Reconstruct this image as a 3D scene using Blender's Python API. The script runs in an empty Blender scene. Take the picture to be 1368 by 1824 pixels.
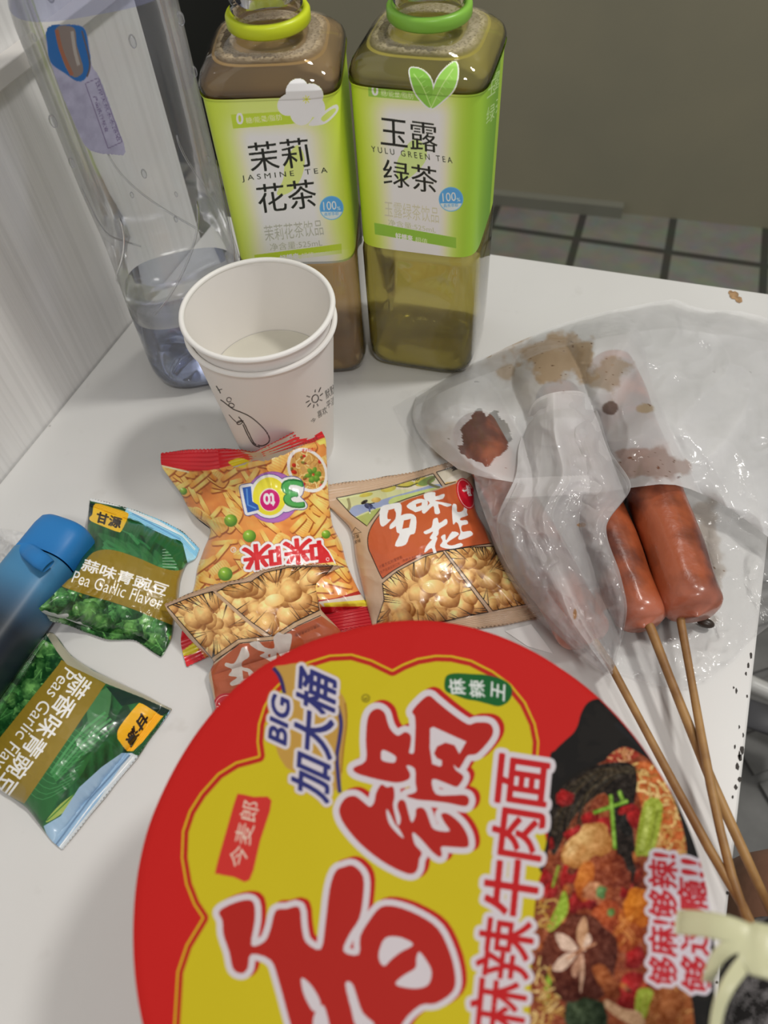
import bpy, bmesh, math, random
import numpy as np
from mathutils import Vector, Matrix

# ------------------------------------------------------------------ camera, world, light, exposure
S = bpy.context.scene
COL = S.collection
CAM_H = 0.35                      # camera height over the table top, metres (table top is z = 0)
FPX = 1370.0                      # focal length in pixels of the 1368 x 1824 frame
CX, CY = 684.0, 912.0
_d = np.array([80., 975., FPX]); _d /= np.linalg.norm(_d)
_y = np.array([885., -1920., FPX]); _y -= _d * _y.dot(_d); _y /= np.linalg.norm(_y)
_u = -_d
_x = np.cross(_y, _u)
RW = np.stack([_x, _y, _u])       # rows: world axes seen from the camera

cam_data = bpy.data.cameras.new('camera')
cam = bpy.data.objects.new('camera', cam_data)
COL.objects.link(cam)
cam_data.sensor_width = 36.0
cam_data.lens = 36.0 * FPX / 1824.0
cam_data.clip_start = 0.01
cam_data.clip_end = 50
_m = Matrix.Identity(4)
for i in range(3):
    _m[i][0] = RW[i][0]; _m[i][1] = -RW[i][1]; _m[i][2] = -RW[i][2]
_m[2][3] = CAM_H
cam.matrix_world = _m
S.camera = cam
cam_data.dof.use_dof = True
cam_data.dof.focus_distance = 0.40
cam_data.dof.aperture_fstop = 10.0

W = bpy.data.worlds.new('room_light'); S.world = W
W.use_nodes = True
W.node_tree.nodes['Background'].inputs[0].default_value = (1.0, 0.985, 0.96, 1)
W.node_tree.nodes['Background'].inputs[1].default_value = 0.33

def area_lamp(name, loc, target, size, power, color=(1, 1, 1)):
    l = bpy.data.lights.new(name, 'AREA'); l.shape = 'DISK'; l.size = size; l.energy = power; l.color = color
    o = bpy.data.objects.new(name, l); COL.objects.link(o)
    o.location = loc
    o.rotation_euler = (Vector(target) - Vector(loc)).to_track_quat('-Z', 'Y').to_euler()
    return o
area_lamp('ceiling_lamp', (0.75, 0.75, 1.75), (-0.1, 0.2, 0), 0.22, 14.0, (1.0, 0.97, 0.92))
area_lamp('fill_lamp_near', (0.55, -0.75, 1.7), (-0.1, 0.3, 0.1), 0.2, 7.5, (1.0, 0.97, 0.93))  # added fill from the camera side, brightens the label fronts
area_lamp('ceiling_lamp_far', (-0.1, 1.0, 1.9), (-0.1, 0.3, 0), 0.2, 4.5, (1.0, 0.97, 0.92))

S.view_settings.view_transform = 'Standard'
S.view_settings.look = 'None'
S.view_settings.gamma = 1.0
S.view_settings.use_curve_mapping = False
S.view_settings.exposure = 0.06
S.cycles.max_bounces = 14
S.cycles.transparent_max_bounces = 24
S.cycles.transmission_bounces = 10
S.cycles.caustics_refractive = False
S.cycles.caustics_reflective = False
S.cycles.sample_clamp_indirect = 6.0
random.seed(7)
RNG = np.random.default_rng(11)

# ------------------------------------------------------------------ helpers: points, tags, meshes
def ray(px, py):
    return RW @ np.array([(px - CX) / FPX, (py - CY) / FPX, 1.0])
def tp(px, py, z=0.0):            # the point of height z that the photograph shows at a pixel
    w = ray(px, py); t = (z - CAM_H) / w[2]
    return np.array([w[0] * t, w[1] * t, z])
def tpv(P, Zv):                   # same, vectorised: P (...,2), Zv (...)
    q = np.stack([(P[..., 0] - CX) / FPX, (P[..., 1] - CY) / FPX, np.ones(P.shape[:-1])], -1)
    w = q @ RW.T
    t = (Zv - CAM_H) / w[..., 2]
    return np.stack([w[..., 0] * t, w[..., 1] * t, Zv + 0 * t], -1)
def projv(X):                     # world -> pixel
    q = (X - np.array([0, 0, CAM_H])) @ RW
    return np.stack([CX + FPX * q[..., 0] / q[..., 2], CY + FPX * q[..., 1] / q[..., 2]], -1)

def tag(o, label=None, cat=None, group=None, kind=None):
    if label: o['label'] = label
    if cat: o['category'] = cat
    if group: o['group'] = group
    if kind: o['kind'] = kind
    return o
def empty(name, loc, rz=0.0):
    o = bpy.data.objects.new(name, None); COL.objects.link(o)
    o.location = loc; o.rotation_euler = (0, 0, rz); o.empty_display_size = 0.02
    return o
def mesh_obj(name, V, F, mats, parent=None, smooth=True, cols=None, fmat=None, uvn=None):
    """V (n,3) world (or parent-local) points, F list of faces or (m,4) array, cols (n,3) linear colours"""
    me = bpy.data.meshes.new(name)
    V = np.asarray(V, dtype=np.float64)
    if isinstance(F, np.ndarray):
        n, k = F.shape
        me.vertices.add(len(V)); me.vertices.foreach_set('co', V.astype(np.float32).ravel())
        me.loops.add(n * k); me.loops.foreach_set('vertex_index', F.astype(np.int32).ravel())
        me.polygons.add(n)
        me.polygons.foreach_set('loop_start', np.arange(0, n * k, k, dtype=np.int32))
        me.update(calc_edges=True)
    else:
        me.from_pydata([tuple(v) for v in V], [], [tuple(f) for f in F])
        me.update()
    for m in (mats if isinstance(mats, (list, tuple)) else [mats]): me.materials.append(m)
    if fmat is not None: me.polygons.foreach_set('material_index', np.asarray(fmat, dtype=np.int32))
    if smooth: me.polygons.foreach_set('use_smooth', np.ones(len(me.polygons), dtype=bool))
    if cols is not None:
        a = me.color_attributes.new('Col', 'FLOAT_COLOR', 'POINT')
        c = np.ones((len(V), 4), dtype=np.float32); c[:, :cols.shape[1]] = cols
        a.data.foreach_set('color', c.ravel())
    me.validate()
    o = bpy.data.objects.new(name, me); COL.objects.link(o)
    if parent is not None:
        o.parent = parent
        o.matrix_parent_inverse = Matrix.Identity(4)
        pm = parent_matrix(parent).inverted()
        o.matrix_local = pm          # parts are written in world coordinates
    return o
def parent_matrix(p):
    m = Matrix.Translation(p.location) @ p.rotation_euler.to_matrix().to_4x4() if p.parent is None else parent_matrix(p.parent) @ p.matrix_local
    return m
def grid_faces(n, m, off=0, flip=False, wrap=False):
    mm = m if wrap else m - 1
    i, j = np.meshgrid(np.arange(n - 1), np.arange(mm), indexing='ij')
    a = i * m + j; b = i * m + (j + 1) % m; c = (i + 1) * m + (j + 1) % m; d = (i + 1) * m + j
    f = np.stack([a, d, c, b] if flip else [a, b, c, d], -1).reshape(-1, 4)
    return f + off
def box_bm(bm, x0, x1, y0, y1, z0, z1, bevel=0.0):
    r = bmesh.ops.create_cube(bm, size=1.0)
    for v in r['verts']:
        v.co = Vector((x0 + (v.co.x + .5) * (x1 - x0), y0 + (v.co.y + .5) * (y1 - y0), z0 + (v.co.z + .5) * (z1 - z0)))
    if bevel:
        es = list({e for v in r['verts'] for e in v.link_edges})
        bmesh.ops.bevel(bm, geom=es, offset=bevel, segments=3, profile=.5, affect='EDGES')
def bm_obj(name, bm, mats, parent=None, smooth=False):
    bmesh.ops.recalc_face_normals(bm, faces=bm.faces[:])
    me = bpy.data.meshes.new(name); bm.to_mesh(me); bm.free()
    for m in (mats if isinstance(mats, (list, tuple)) else [mats]): me.materials.append(m)
    if smooth: me.polygons.foreach_set('use_smooth', np.ones(len(me.polygons), dtype=bool))
    o = bpy.data.objects.new(name, me); COL.objects.link(o)
    if parent is not None:
        o.parent = parent; o.matrix_local = parent_matrix(parent).inverted()
    return o
def tube(name, pts, rad, mat, parent=None, seg=10, cap=True, ell=None):
    """a swept round bar through pts; rad a number or a list"""
    pts = [np.array(p, float) for p in pts]; n = len(pts)
    rad = [rad] * n if np.isscalar(rad) else rad
    V = []
    up0 = np.array([0, 0, 1.])
    for i, p in enumerate(pts):
        t = pts[min(i + 1, n - 1)] - pts[max(i - 1, 0)]; t /= np.linalg.norm(t)
        s = np.cross(t, up0)
        if np.linalg.norm(s) < 1e-3: s = np.cross(t, np.array([1., 0, 0]))
        s /= np.linalg.norm(s); w = np.cross(s, t)
        for k in range(seg):
            a = 2 * math.pi * k / seg
            V.append(p + rad[i] * (math.cos(a) * s + math.sin(a) * w * (ell or 1)))
    F = [tuple(r) for r in grid_faces(n, seg, wrap=True)]
    if cap:
        F.append(tuple(range(seg))); F.append(tuple(reversed(range((n - 1) * seg, n * seg))))
    return mesh_obj(name, V, F, mat, parent)

# ------------------------------------------------------------------ helpers: numpy noise
def _hash(ix, iy, seed):
    h = (ix.astype(np.int64) * 374761393 + iy.astype(np.int64) * 668265263 + seed * 2147483647 * 3) & 0xFFFFFFFF
    h = ((h ^ (h >> 13)) * 1274126177) & 0xFFFFFFFF
    return ((h ^ (h >> 16)) & 0xFFFF) / 65535.0
def vnoise(x, y, seed=0):
    ix = np.floor(x); iy = np.floor(y); fx = x - ix; fy = y - iy
    fx = fx * fx * (3 - 2 * fx); fy = fy * fy * (3 - 2 * fy)
    a = _hash(ix, iy, seed); b = _hash(ix + 1, iy, seed); c = _hash(ix, iy + 1, seed); d = _hash(ix + 1, iy + 1, seed)
    return (a * (1 - fx) + b * fx) * (1 - fy) + (c * (1 - fx) + d * fx) * fy
def fnoise(x, y, seed=0, oct=4):
    s = 0; amp = 1; tot = 0
    for o in range(oct):
        s = s + amp * vnoise(x * 2 ** o, y * 2 ** o, seed + o * 17); tot += amp; amp *= .5
    return s / tot
def ridge(x, y, seed=0, oct=3):
    s = 0; amp = 1; tot = 0
    for o in range(oct):
        s = s + amp * (1 - np.abs(2 * vnoise(x * 2 ** o, y * 2 ** o, seed + o * 31) - 1)); tot += amp; amp *= .5
    return s / tot
def s2l(c):
    c = np.clip(np.asarray(c, dtype=np.float64), 0, 1)
    return np.where(c <= .04045, c / 12.92, ((c + .055) / 1.055) ** 2.4)
def rgb(h):
    return np.array([int(h[i:i + 2], 16) / 255 for i in (0, 2, 4)])
def smooth01(x):
    x = np.clip(x, 0, 1); return x * x * (3 - 2 * x)

# ------------------------------------------------------------------ helpers: print artwork raster (sampled to vertex colours)
def cv(x0, y0, s, *flat):
    return [(x0 + s * flat[i], y0 + s * flat[i + 1]) for i in range(0, len(flat), 2)]
def crspline(pts, n=6, closed=True):
    P = np.array(pts, float); N = len(P); out = []
    R = range(N) if closed else range(N - 1)
    for i in R:
        if closed: p0, p1, p2, p3 = P[i - 1], P[i], P[(i + 1) % N], P[(i + 2) % N]
        else: p0, p1, p2, p3 = P[max(i - 1, 0)], P[i], P[i + 1], P[min(i + 2, N - 1)]
        for k in range(n):
            t = k / n
            out.append(.5 * ((2 * p1) + (-p0 + p2) * t + (2 * p0 - 5 * p1 + 4 * p2 - p3) * t * t + (-p0 + 3 * p1 - 3 * p2 + p3) * t ** 3))
    if not closed: out.append(P[-1])
    return np.array(out)
_glyphs = {}
def glyph_tris(txt):
    if txt not in _glyphs:
        cu = bpy.data.curves.new('writing', 'FONT'); cu.body = txt; cu.resolution_u = 4
        o = bpy.data.objects.new('writing', cu); COL.objects.link(o)
        bpy.context.view_layer.update()
        me = o.evaluated_get(bpy.context.evaluated_depsgraph_get()).to_mesh()
        me.calc_loop_triangles()
        v = np.array([w.co[:2] for w in me.vertices]); t = [v[list(lt.vertices)] for lt in me.loop_triangles]
        _glyphs[txt] = np.array(t)
        bpy.data.objects.remove(o); bpy.data.curves.remove(cu)
    return _glyphs[txt]
def dilate(m, r):
    if r <= 0: return m
    out = m.copy(); R = int(math.ceil(r)); h, w = m.shape
    for dy in range(-R, R + 1):
        for dx in range(-R, R + 1):
            if dx * dx + dy * dy <= r * r and (dx or dy):
                ys, yd = (max(0, -dy), max(0, dy)); xs, xd = (max(0, -dx), max(0, dx))
                a = m[ys:h - yd, xs:w - xd]; b = out[yd:h - ys, xd:w - xs]
                np.maximum(a, b, out=b)
    return out
class Art:
    """artwork in photograph pixels over the box x0..x1, y0..y1, k samples per pixel"""
    def __init__(s, x0, y0, x1, y1, k=1.6, base=(1, 1, 1)):
        s.x0, s.y0, s.k = x0, y0, k
        s.w = int((x1 - x0) * k) + 1; s.h = int((y1 - y0) * k) + 1
        s.a = np.ones((s.h, s.w, 3), dtype=np.float32) * np.array(base, dtype=np.float32)
        yy, xx = np.mgrid[0:s.h, 0:s.w]
        s.X = (xx / k + x0).astype(np.float32); s.Y = (yy / k + y0).astype(np.float32)
    def zero(s): return np.zeros((s.h, s.w), dtype=np.float32)
    def _fill(s, polys, nz=False):
        """antialiased mask of polygons: parity per polygon list, or union when nz"""
        ss = 3
        allp = np.concatenate([np.asarray(p, float) for p in polys])
        X0 = max(int((allp[:, 0].min() - s.x0) * s.k) - 1, 0); X1 = min(int((allp[:, 0].max() - s.x0) * s.k) + 3, s.w)
        Y0 = max(int((allp[:, 1].min() - s.y0) * s.k) - 1, 0); Y1 = min(int((allp[:, 1].max() - s.y0) * s.k) + 3, s.h)
        if X1 <= X0 or Y1 <= Y0: return None
        W_, H_ = (X1 - X0) * ss, (Y1 - Y0) * ss
        acc = np.zeros((H_, W_), dtype=bool)
        diff = np.zeros((H_, W_ + 1), dtype=np.int16)
        for p in polys:
            q = (np.asarray(p, float) - [s.x0, s.y0]) * s.k
            q = (q - [X0, Y0]) * ss
            if nz: diff[:] = 0
            for i in range(len(q)):
                (xa, ya), (xb, yb) = q[i - 1], q[i]
                if ya == yb: continue
                lo, hi = (ya, yb) if ya < yb else (yb, ya)
                r0 = max(int(math.ceil(lo - .5)), 0); r1 = min(int(math.ceil(hi - .5)), H_)
                if r1 <= r0: continue
                r = np.arange(r0, r1)
                x = xa + (r + .5 - ya) * (xb - xa) / (yb - ya)
                c = np.clip(np.ceil(x - .5), 0, W_).astype(int)
                np.add.at(diff, (r, c), 1)
            if nz: acc |= (np.cumsum(diff, 1)[:, :W_] & 1).astype(bool)
        if not nz: acc = (np.cumsum(diff, 1)[:, :W_] & 1).astype(bool)
        m = acc.reshape(Y1 - Y0, ss, X1 - X0, ss).mean((1, 3)).astype(np.float32)
        return Y0, Y1, X0, X1, m
    def mask(s, *polys, nz=False):
        M = s.zero(); r = s._fill(polys, nz)
        if r: M[r[0]:r[1], r[2]:r[3]] = r[4]
        return M
    def put(s, M, color, alpha=1.0):
        c = np.asarray(color, dtype=np.float32)
        a = (M * alpha)[..., None]
        s.a += (c - s.a) * a
    def poly(s, pts, color, alpha=1.0, curve=0, clip=None):
        if curve: pts = crspline(pts, curve)
        r = s._fill([pts])
        if not r: return
        y0, y1, x0, x1, m = r
        if clip is not None: m = m * clip[y0:y1, x0:x1]
        sub = s.a[y0:y1, x0:x1]
        sub += (np.asarray(color, dtype=np.float32) - sub) * (m * alpha)[..., None]
    def line(s, pts, wd, color, alpha=1.0, curve=0, clip=None, taper=False):
        if curve: pts = crspline(pts, curve, closed=False)
        P = np.array(pts, float); n = len(P)
        T = np.gradient(P, axis=0); T /= np.linalg.norm(T, axis=1)[:, None] + 1e-9
        N = np.stack([-T[:, 1], T[:, 0]], -1)
        w = np.full(n, wd / 2.)
        if taper: w = w * np.linspace(1, .1, n)
        s.poly(np.concatenate([P + N * w[:, None], (P - N * w[:, None])[::-1]]), color, alpha, 0, clip)
    def ell(s, cx, cy, rx, ry, ang=0, n=28):
        t = np.linspace(0, 2 * math.pi, n, endpoint=False); c, d = math.cos(ang), math.sin(ang)
        x = rx * np.cos(t); y = ry * np.sin(t)
        return np.stack([cx + x * c - y * d, cy + x * d + y * c], -1)
    def blob(s, cx, cy, rx, ry, ang, inner, outer, clip=None, lx=-.3, ly=-.35, pw=1.0, noise=0.0, sq=2.0):
        R = max(rx, ry) + 1
        X0 = max(int((cx - R - s.x0) * s.k), 0); X1 = min(int((cx + R - s.x0) * s.k) + 2, s.w)
        Y0 = max(int((cy - R - s.y0) * s.k), 0); Y1 = min(int((cy + R - s.y0) * s.k) + 2, s.h)
        if X1 <= X0 or Y1 <= Y0: return
        x = s.X[Y0:Y1, X0:X1] - cx; y = s.Y[Y0:Y1, X0:X1] - cy
        c, d = math.cos(ang), math.sin(ang)
        u = (x * c + y * d) / rx; v = (-x * d + y * c) / ry
        rr = (np.abs(u) ** sq + np.abs(v) ** sq) ** (1 / sq)
        if noise: rr = rr * (1 + noise * (vnoise(x * 2.2 / R + cx, y * 2.2 / R + cy, 3) - .5))
        m = np.clip((1 - rr) * min(rx, ry) * s.k + .5, 0, 1)
        q = np.clip(np.sqrt((x / R - lx) ** 2 + (y / R - ly) ** 2) / 1.25, 0, 1) ** pw
        if noise: q = np.clip(q + noise * (fnoise(x * 4 / R + cy, y * 4 / R + cx, 5, 3) - .5) * 1.2, 0, 1)
        if clip is not None: m = m * clip[Y0:Y1, X0:X1]
        col = np.asarray(inner, dtype=np.float32) * (1 - q)[..., None] + np.asarray(outer, dtype=np.float32) * q[..., None]
        sub = s.a[Y0:Y1, X0:X1]; sub += (col - sub) * m[..., None].astype(np.float32)
    def textmask(s, txt, p0, p1, p3, bold=0.0, hb=0.0):
        """writing whose ink box has bottom-left p0, bottom-right p1, top-left p3 (pixels)"""
        T = glyph_tris(txt)
        mn = T.reshape(-1, 2).min(0); mx = T.reshape(-1, 2).max(0)
        q = (T - mn) / (mx - mn)
        p0, p1, p3 = (np.array(p, float) for p in (p0, p1, p3))
        P = p0 + q[..., :1] * (p1 - p0) + q[..., 1:] * (p3 - p0)
        M = s.zero(); r = s._fill(list(P), nz=True)
        if r: M[r[0]:r[1], r[2]:r[3]] = r[4]
        return s.grow(M, bold)
    def grow(s, M, r):
        if r <= 0: return M
        ys, xs = np.where(M > .02)
        if len(ys) == 0: return M
        p = int(r * s.k) + 2
        y0, y1, x0, x1 = max(ys.min() - p, 0), min(ys.max() + p, s.h), max(xs.min() - p, 0), min(xs.max() + p, s.w)
        M = M.copy(); M[y0:y1, x0:x1] = dilate(M[y0:y1, x0:x1], r * s.k)
        return M
    def songtext(s, txt, p0, p1, p3, color, wide=.55, thin=.55):
        """printed Song-style writing: heavy uprights, light level strokes"""
        M = s.textmask(txt, p0, p1, p3); e = max(int(round(thin * s.k)), 1); w = max(int(round(wide * s.k)), 1)
        E_ = M.copy()
        for d in range(1, e + 1):
            E_[d:] = np.minimum(E_[d:], M[:-d])
        D = M.copy()
        for d in range(1, w + 1): D[:, d:] = np.maximum(D[:, d:], M[:, :-d])
        up = M.copy(); n_ = int(4 * s.k)                      # keep what stands tall enough to be an upright
        T_ = M.copy()
        for d in range(1, n_): T_[d:] = np.minimum(T_[d:], M[:-d])
        K = T_.copy()
        for d in range(1, n_): K[:-d] = np.maximum(K[:-d], T_[d:])
        K2 = K.copy()
        for d in range(1, w + 1): K2[:, d:] = np.maximum(K2[:, d:], K[:, :-d])
        s.put(np.maximum(np.maximum(E_, K2), M * .55), color)
    def text(s, txt, p0, p1, p3, color, bold=0.0, alpha=1.0):
        s.put(s.textmask(txt, p0, p1, p3, bold), color, alpha)
    def sample(s, P):
        x = np.clip((P[..., 0] - s.x0) * s.k, 0, s.w - 1.001); y = np.clip((P[..., 1] - s.y0) * s.k, 0, s.h - 1.001)
        ix = x.astype(int); iy = y.astype(int); fx = (x - ix)[..., None]; fy = (y - iy)[..., None]
        a = s.a
        return (a[iy, ix] * (1 - fx) + a[iy, ix + 1] * fx) * (1 - fy) + (a[iy + 1, ix] * (1 - fx) + a[iy + 1, ix + 1] * fx) * fy
    def lin(s, P, gain=1.0):
        return np.clip(s2l(s.sample(P)) * gain, 0.0, .93)
# ------------------------------------------------------------------ materials
def new_mat(name):
    m = bpy.data.materials.new(name); m.use_nodes = True
    return m, m.node_tree.nodes, m.node_tree.links, m.node_tree.nodes['Principled BSDF']
def pbr(name, color, rough=.5, spec=.5, metal=0., noise=0., nscale=40., bump=0., bscale=200., coat=0., alpha=1., trans=0., ior=1.45, vec='Object'):
    m, N, L, b = new_mat(name)
    b.inputs['Base Color'].default_value = (*color, 1); b.inputs['Roughness'].default_value = rough
    b.inputs['Specular IOR Level'].default_value = spec; b.inputs['Metallic'].default_value = metal
    b.inputs['Coat Weight'].default_value = coat; b.inputs['Alpha'].default_value = alpha
    b.inputs['Transmission Weight'].default_value = trans; b.inputs['IOR'].default_value = ior
    tc = N.new('ShaderNodeTexCoord')
    if noise:
        n = N.new('ShaderNodeTexNoise'); n.inputs['Scale'].default_value = nscale; n.inputs['Detail'].default_value = 6
        L.new(tc.outputs[vec], n.inputs['Vector'])
        r = N.new('ShaderNodeMapRange'); r.inputs['From Min'].default_value = .3; r.inputs['From Max'].default_value = .7
        r.inputs['To Min'].default_value = 1 - noise; r.inputs['To Max'].default_value = 1 + noise
        L.new(n.outputs[0], r.inputs['Value'])
        mx = N.new('ShaderNodeMix'); mx.data_type = 'RGBA'; mx.blend_type = 'MULTIPLY'; mx.inputs[0].default_value = 1
        mx.inputs[6].default_value = (*color, 1); L.new(r.outputs[0], mx.inputs[7]); L.new(mx.outputs[2], b.inputs['Base Color'])
    if bump:
        n2 = N.new('ShaderNodeTexNoise'); n2.inputs['Scale'].default_value = bscale; n2.inputs['Detail'].default_value = 4
        L.new(tc.outputs[vec], n2.inputs['Vector'])
        bp = N.new('ShaderNodeBump'); bp.inputs['Strength'].default_value = bump; bp.inputs['Distance'].default_value = .001
        L.new(n2.outputs[0], bp.inputs['Height']); L.new(bp.outputs[0], b.inputs['Normal'])
    return m
def print_mat(name, rough=.35, spec=.5, coat=0., bump=0., bscale=150.):
    """printed film or paper: the print is the mesh's own colour attribute"""
    m, N, L, b = new_mat(name)
    a = N.new('ShaderNodeAttribute'); a.attribute_name = 'Col'
    L.new(a.outputs['Color'], b.inputs['Base Color'])
    b.inputs['Roughness'].default_value = rough; b.inputs['Specular IOR Level'].default_value = spec; b.inputs['Coat Weight'].default_value = coat
    b.inputs['Coat Roughness'].default_value = .12
    if bump:
        tc = N.new('ShaderNodeTexCoord'); n2 = N.new('ShaderNodeTexNoise'); n2.inputs['Scale'].default_value = bscale
        L.new(tc.outputs['Object'], n2.inputs['Vector'])
        bp = N.new('ShaderNodeBump'); bp.inputs['Strength'].default_value = bump; bp.inputs['Distance'].default_value = .001
        L.new(n2.outputs[0], bp.inputs['Height']); L.new(bp.outputs[0], b.inputs['Normal'])
    return m
def film_mat(name, tint=(1, 1, 1), haze=.15, haze_col=(.85, .85, .88), rough=.08, refl=1.0, bump=0., bscale=60., attr=None):
    """thin clear plastic: see-through with a milky share and a mirror-like sheen"""
    m, N, L, b = new_mat(name); out = N['Material Output']
    N.remove(b)
    tr = N.new('ShaderNodeBsdfTransparent'); tr.inputs[0].default_value = (*tint, 1)
    df = N.new('ShaderNodeBsdfDiffuse'); df.inputs[0].default_value = (*haze_col, 1)
    tl = N.new('ShaderNodeBsdfTranslucent'); tl.inputs[0].default_value = (*haze_col, 1)
    dd = N.new('ShaderNodeMixShader'); dd.inputs[0].default_value = .45; L.new(df.outputs[0], dd.inputs[1]); L.new(tl.outputs[0], dd.inputs[2])
    mx = N.new('ShaderNodeMixShader'); mx.inputs[0].default_value = haze
    L.new(tr.outputs[0], mx.inputs[1]); L.new(dd.outputs[0], mx.inputs[2])
    gl = N.new('ShaderNodeBsdfGlossy'); gl.inputs['Roughness'].default_value = rough; gl.inputs[0].default_value = (1, 1, 1, 1)
    fr = N.new('ShaderNodeFresnel'); fr.inputs[0].default_value = 1.5
    ml = N.new('ShaderNodeMath'); ml.operation = 'MULTIPLY'; ml.inputs[1].default_value = refl; ml.use_clamp = True; L.new(fr.outputs[0], ml.inputs[0])
    m2 = N.new('ShaderNodeMixShader'); L.new(ml.outputs[0], m2.inputs[0]); L.new(mx.outputs[0], m2.inputs[1]); L.new(gl.outputs[0], m2.inputs[2])
    L.new(m2.outputs[0], out.inputs[0])
    if bump:
        tc = N.new('ShaderNodeTexCoord'); n2 = N.new('ShaderNodeTexNoise'); n2.inputs['Scale'].default_value = bscale; n2.inputs['Detail'].default_value = 3
        L.new(tc.outputs['Object'], n2.inputs['Vector'])
        bp = N.new('ShaderNodeBump'); bp.inputs['Strength'].default_value = bump; bp.inputs['Distance'].default_value = .002
        L.new(n2.outputs[0], bp.inputs['Height'])
        for t in (gl, df): L.new(bp.outputs[0], t.inputs['Normal'])
        L.new(bp.outputs[0], fr.inputs['Normal'])
    if attr:   # colour attribute: rgb = stain colour, alpha = stain cover
        a = N.new('ShaderNodeAttribute'); a.attribute_name = 'Col'
        sd = N.new('ShaderNodeBsdfDiffuse'); L.new(a.outputs['Color'], sd.inputs[0])
        st = N.new('ShaderNodeBsdfTransparent'); L.new(a.outputs['Color'], st.inputs[0])
        sm = N.new('ShaderNodeMixShader'); sm.inputs[0].default_value = .6; L.new(st.outputs[0], sm.inputs[1]); L.new(sd.outputs[0], sm.inputs[2])
        mm = N.new('ShaderNodeMixShader'); L.new(a.outputs['Alpha'], mm.inputs[0]); L.new(mx.outputs[0], mm.inputs[1]); L.new(sm.outputs[0], mm.inputs[2])
        L.new(mm.outputs[0], m2.inputs[1])
    return m
def liquid_mat(name, tint, ior=1.33, clear=.35, rough=0.0, lit_share=0.0, lit_col=(.5, .35, .1)):
    m, N, L, b = new_mat(name); out = N['Material Output']; N.remove(b)
    rf = N.new('ShaderNodeBsdfRefraction'); rf.inputs[0].default_value = (*tint, 1); rf.inputs['IOR'].default_value = ior; rf.inputs['Roughness'].default_value = rough
    tr = N.new('ShaderNodeBsdfTransparent'); tr.inputs[0].default_value = (*tint, 1)
    mx = N.new('ShaderNodeMixShader'); mx.inputs[0].default_value = clear; L.new(rf.outputs[0], mx.inputs[1]); L.new(tr.outputs[0], mx.inputs[2])
    if lit_share:      # diffuse colour brightens the liquid in place of light shining through
        tl = N.new('ShaderNodeBsdfTranslucent'); tl.inputs[0].default_value = (*lit_col, 1); df = N.new('ShaderNodeBsdfDiffuse'); df.inputs[0].default_value = (*lit_col, 1)
        dd = N.new('ShaderNodeMixShader'); dd.inputs[0].default_value = .2; L.new(df.outputs[0], dd.inputs[1]); L.new(tl.outputs[0], dd.inputs[2])
        mc = N.new('ShaderNodeMixShader'); mc.inputs[0].default_value = lit_share; L.new(mx.outputs[0], mc.inputs[1]); L.new(dd.outputs[0], mc.inputs[2]); mx = mc
    gl = N.new('ShaderNodeBsdfGlossy'); gl.inputs['Roughness'].default_value = .03
    fr = N.new('ShaderNodeFresnel'); fr.inputs[0].default_value = ior
    m2 = N.new('ShaderNodeMixShader'); L.new(fr.outputs[0], m2.inputs[0]); L.new(mx.outputs[0], m2.inputs[1]); L.new(gl.outputs[0], m2.inputs[2])
    L.new(m2.outputs[0], out.inputs[0])
    return m
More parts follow.
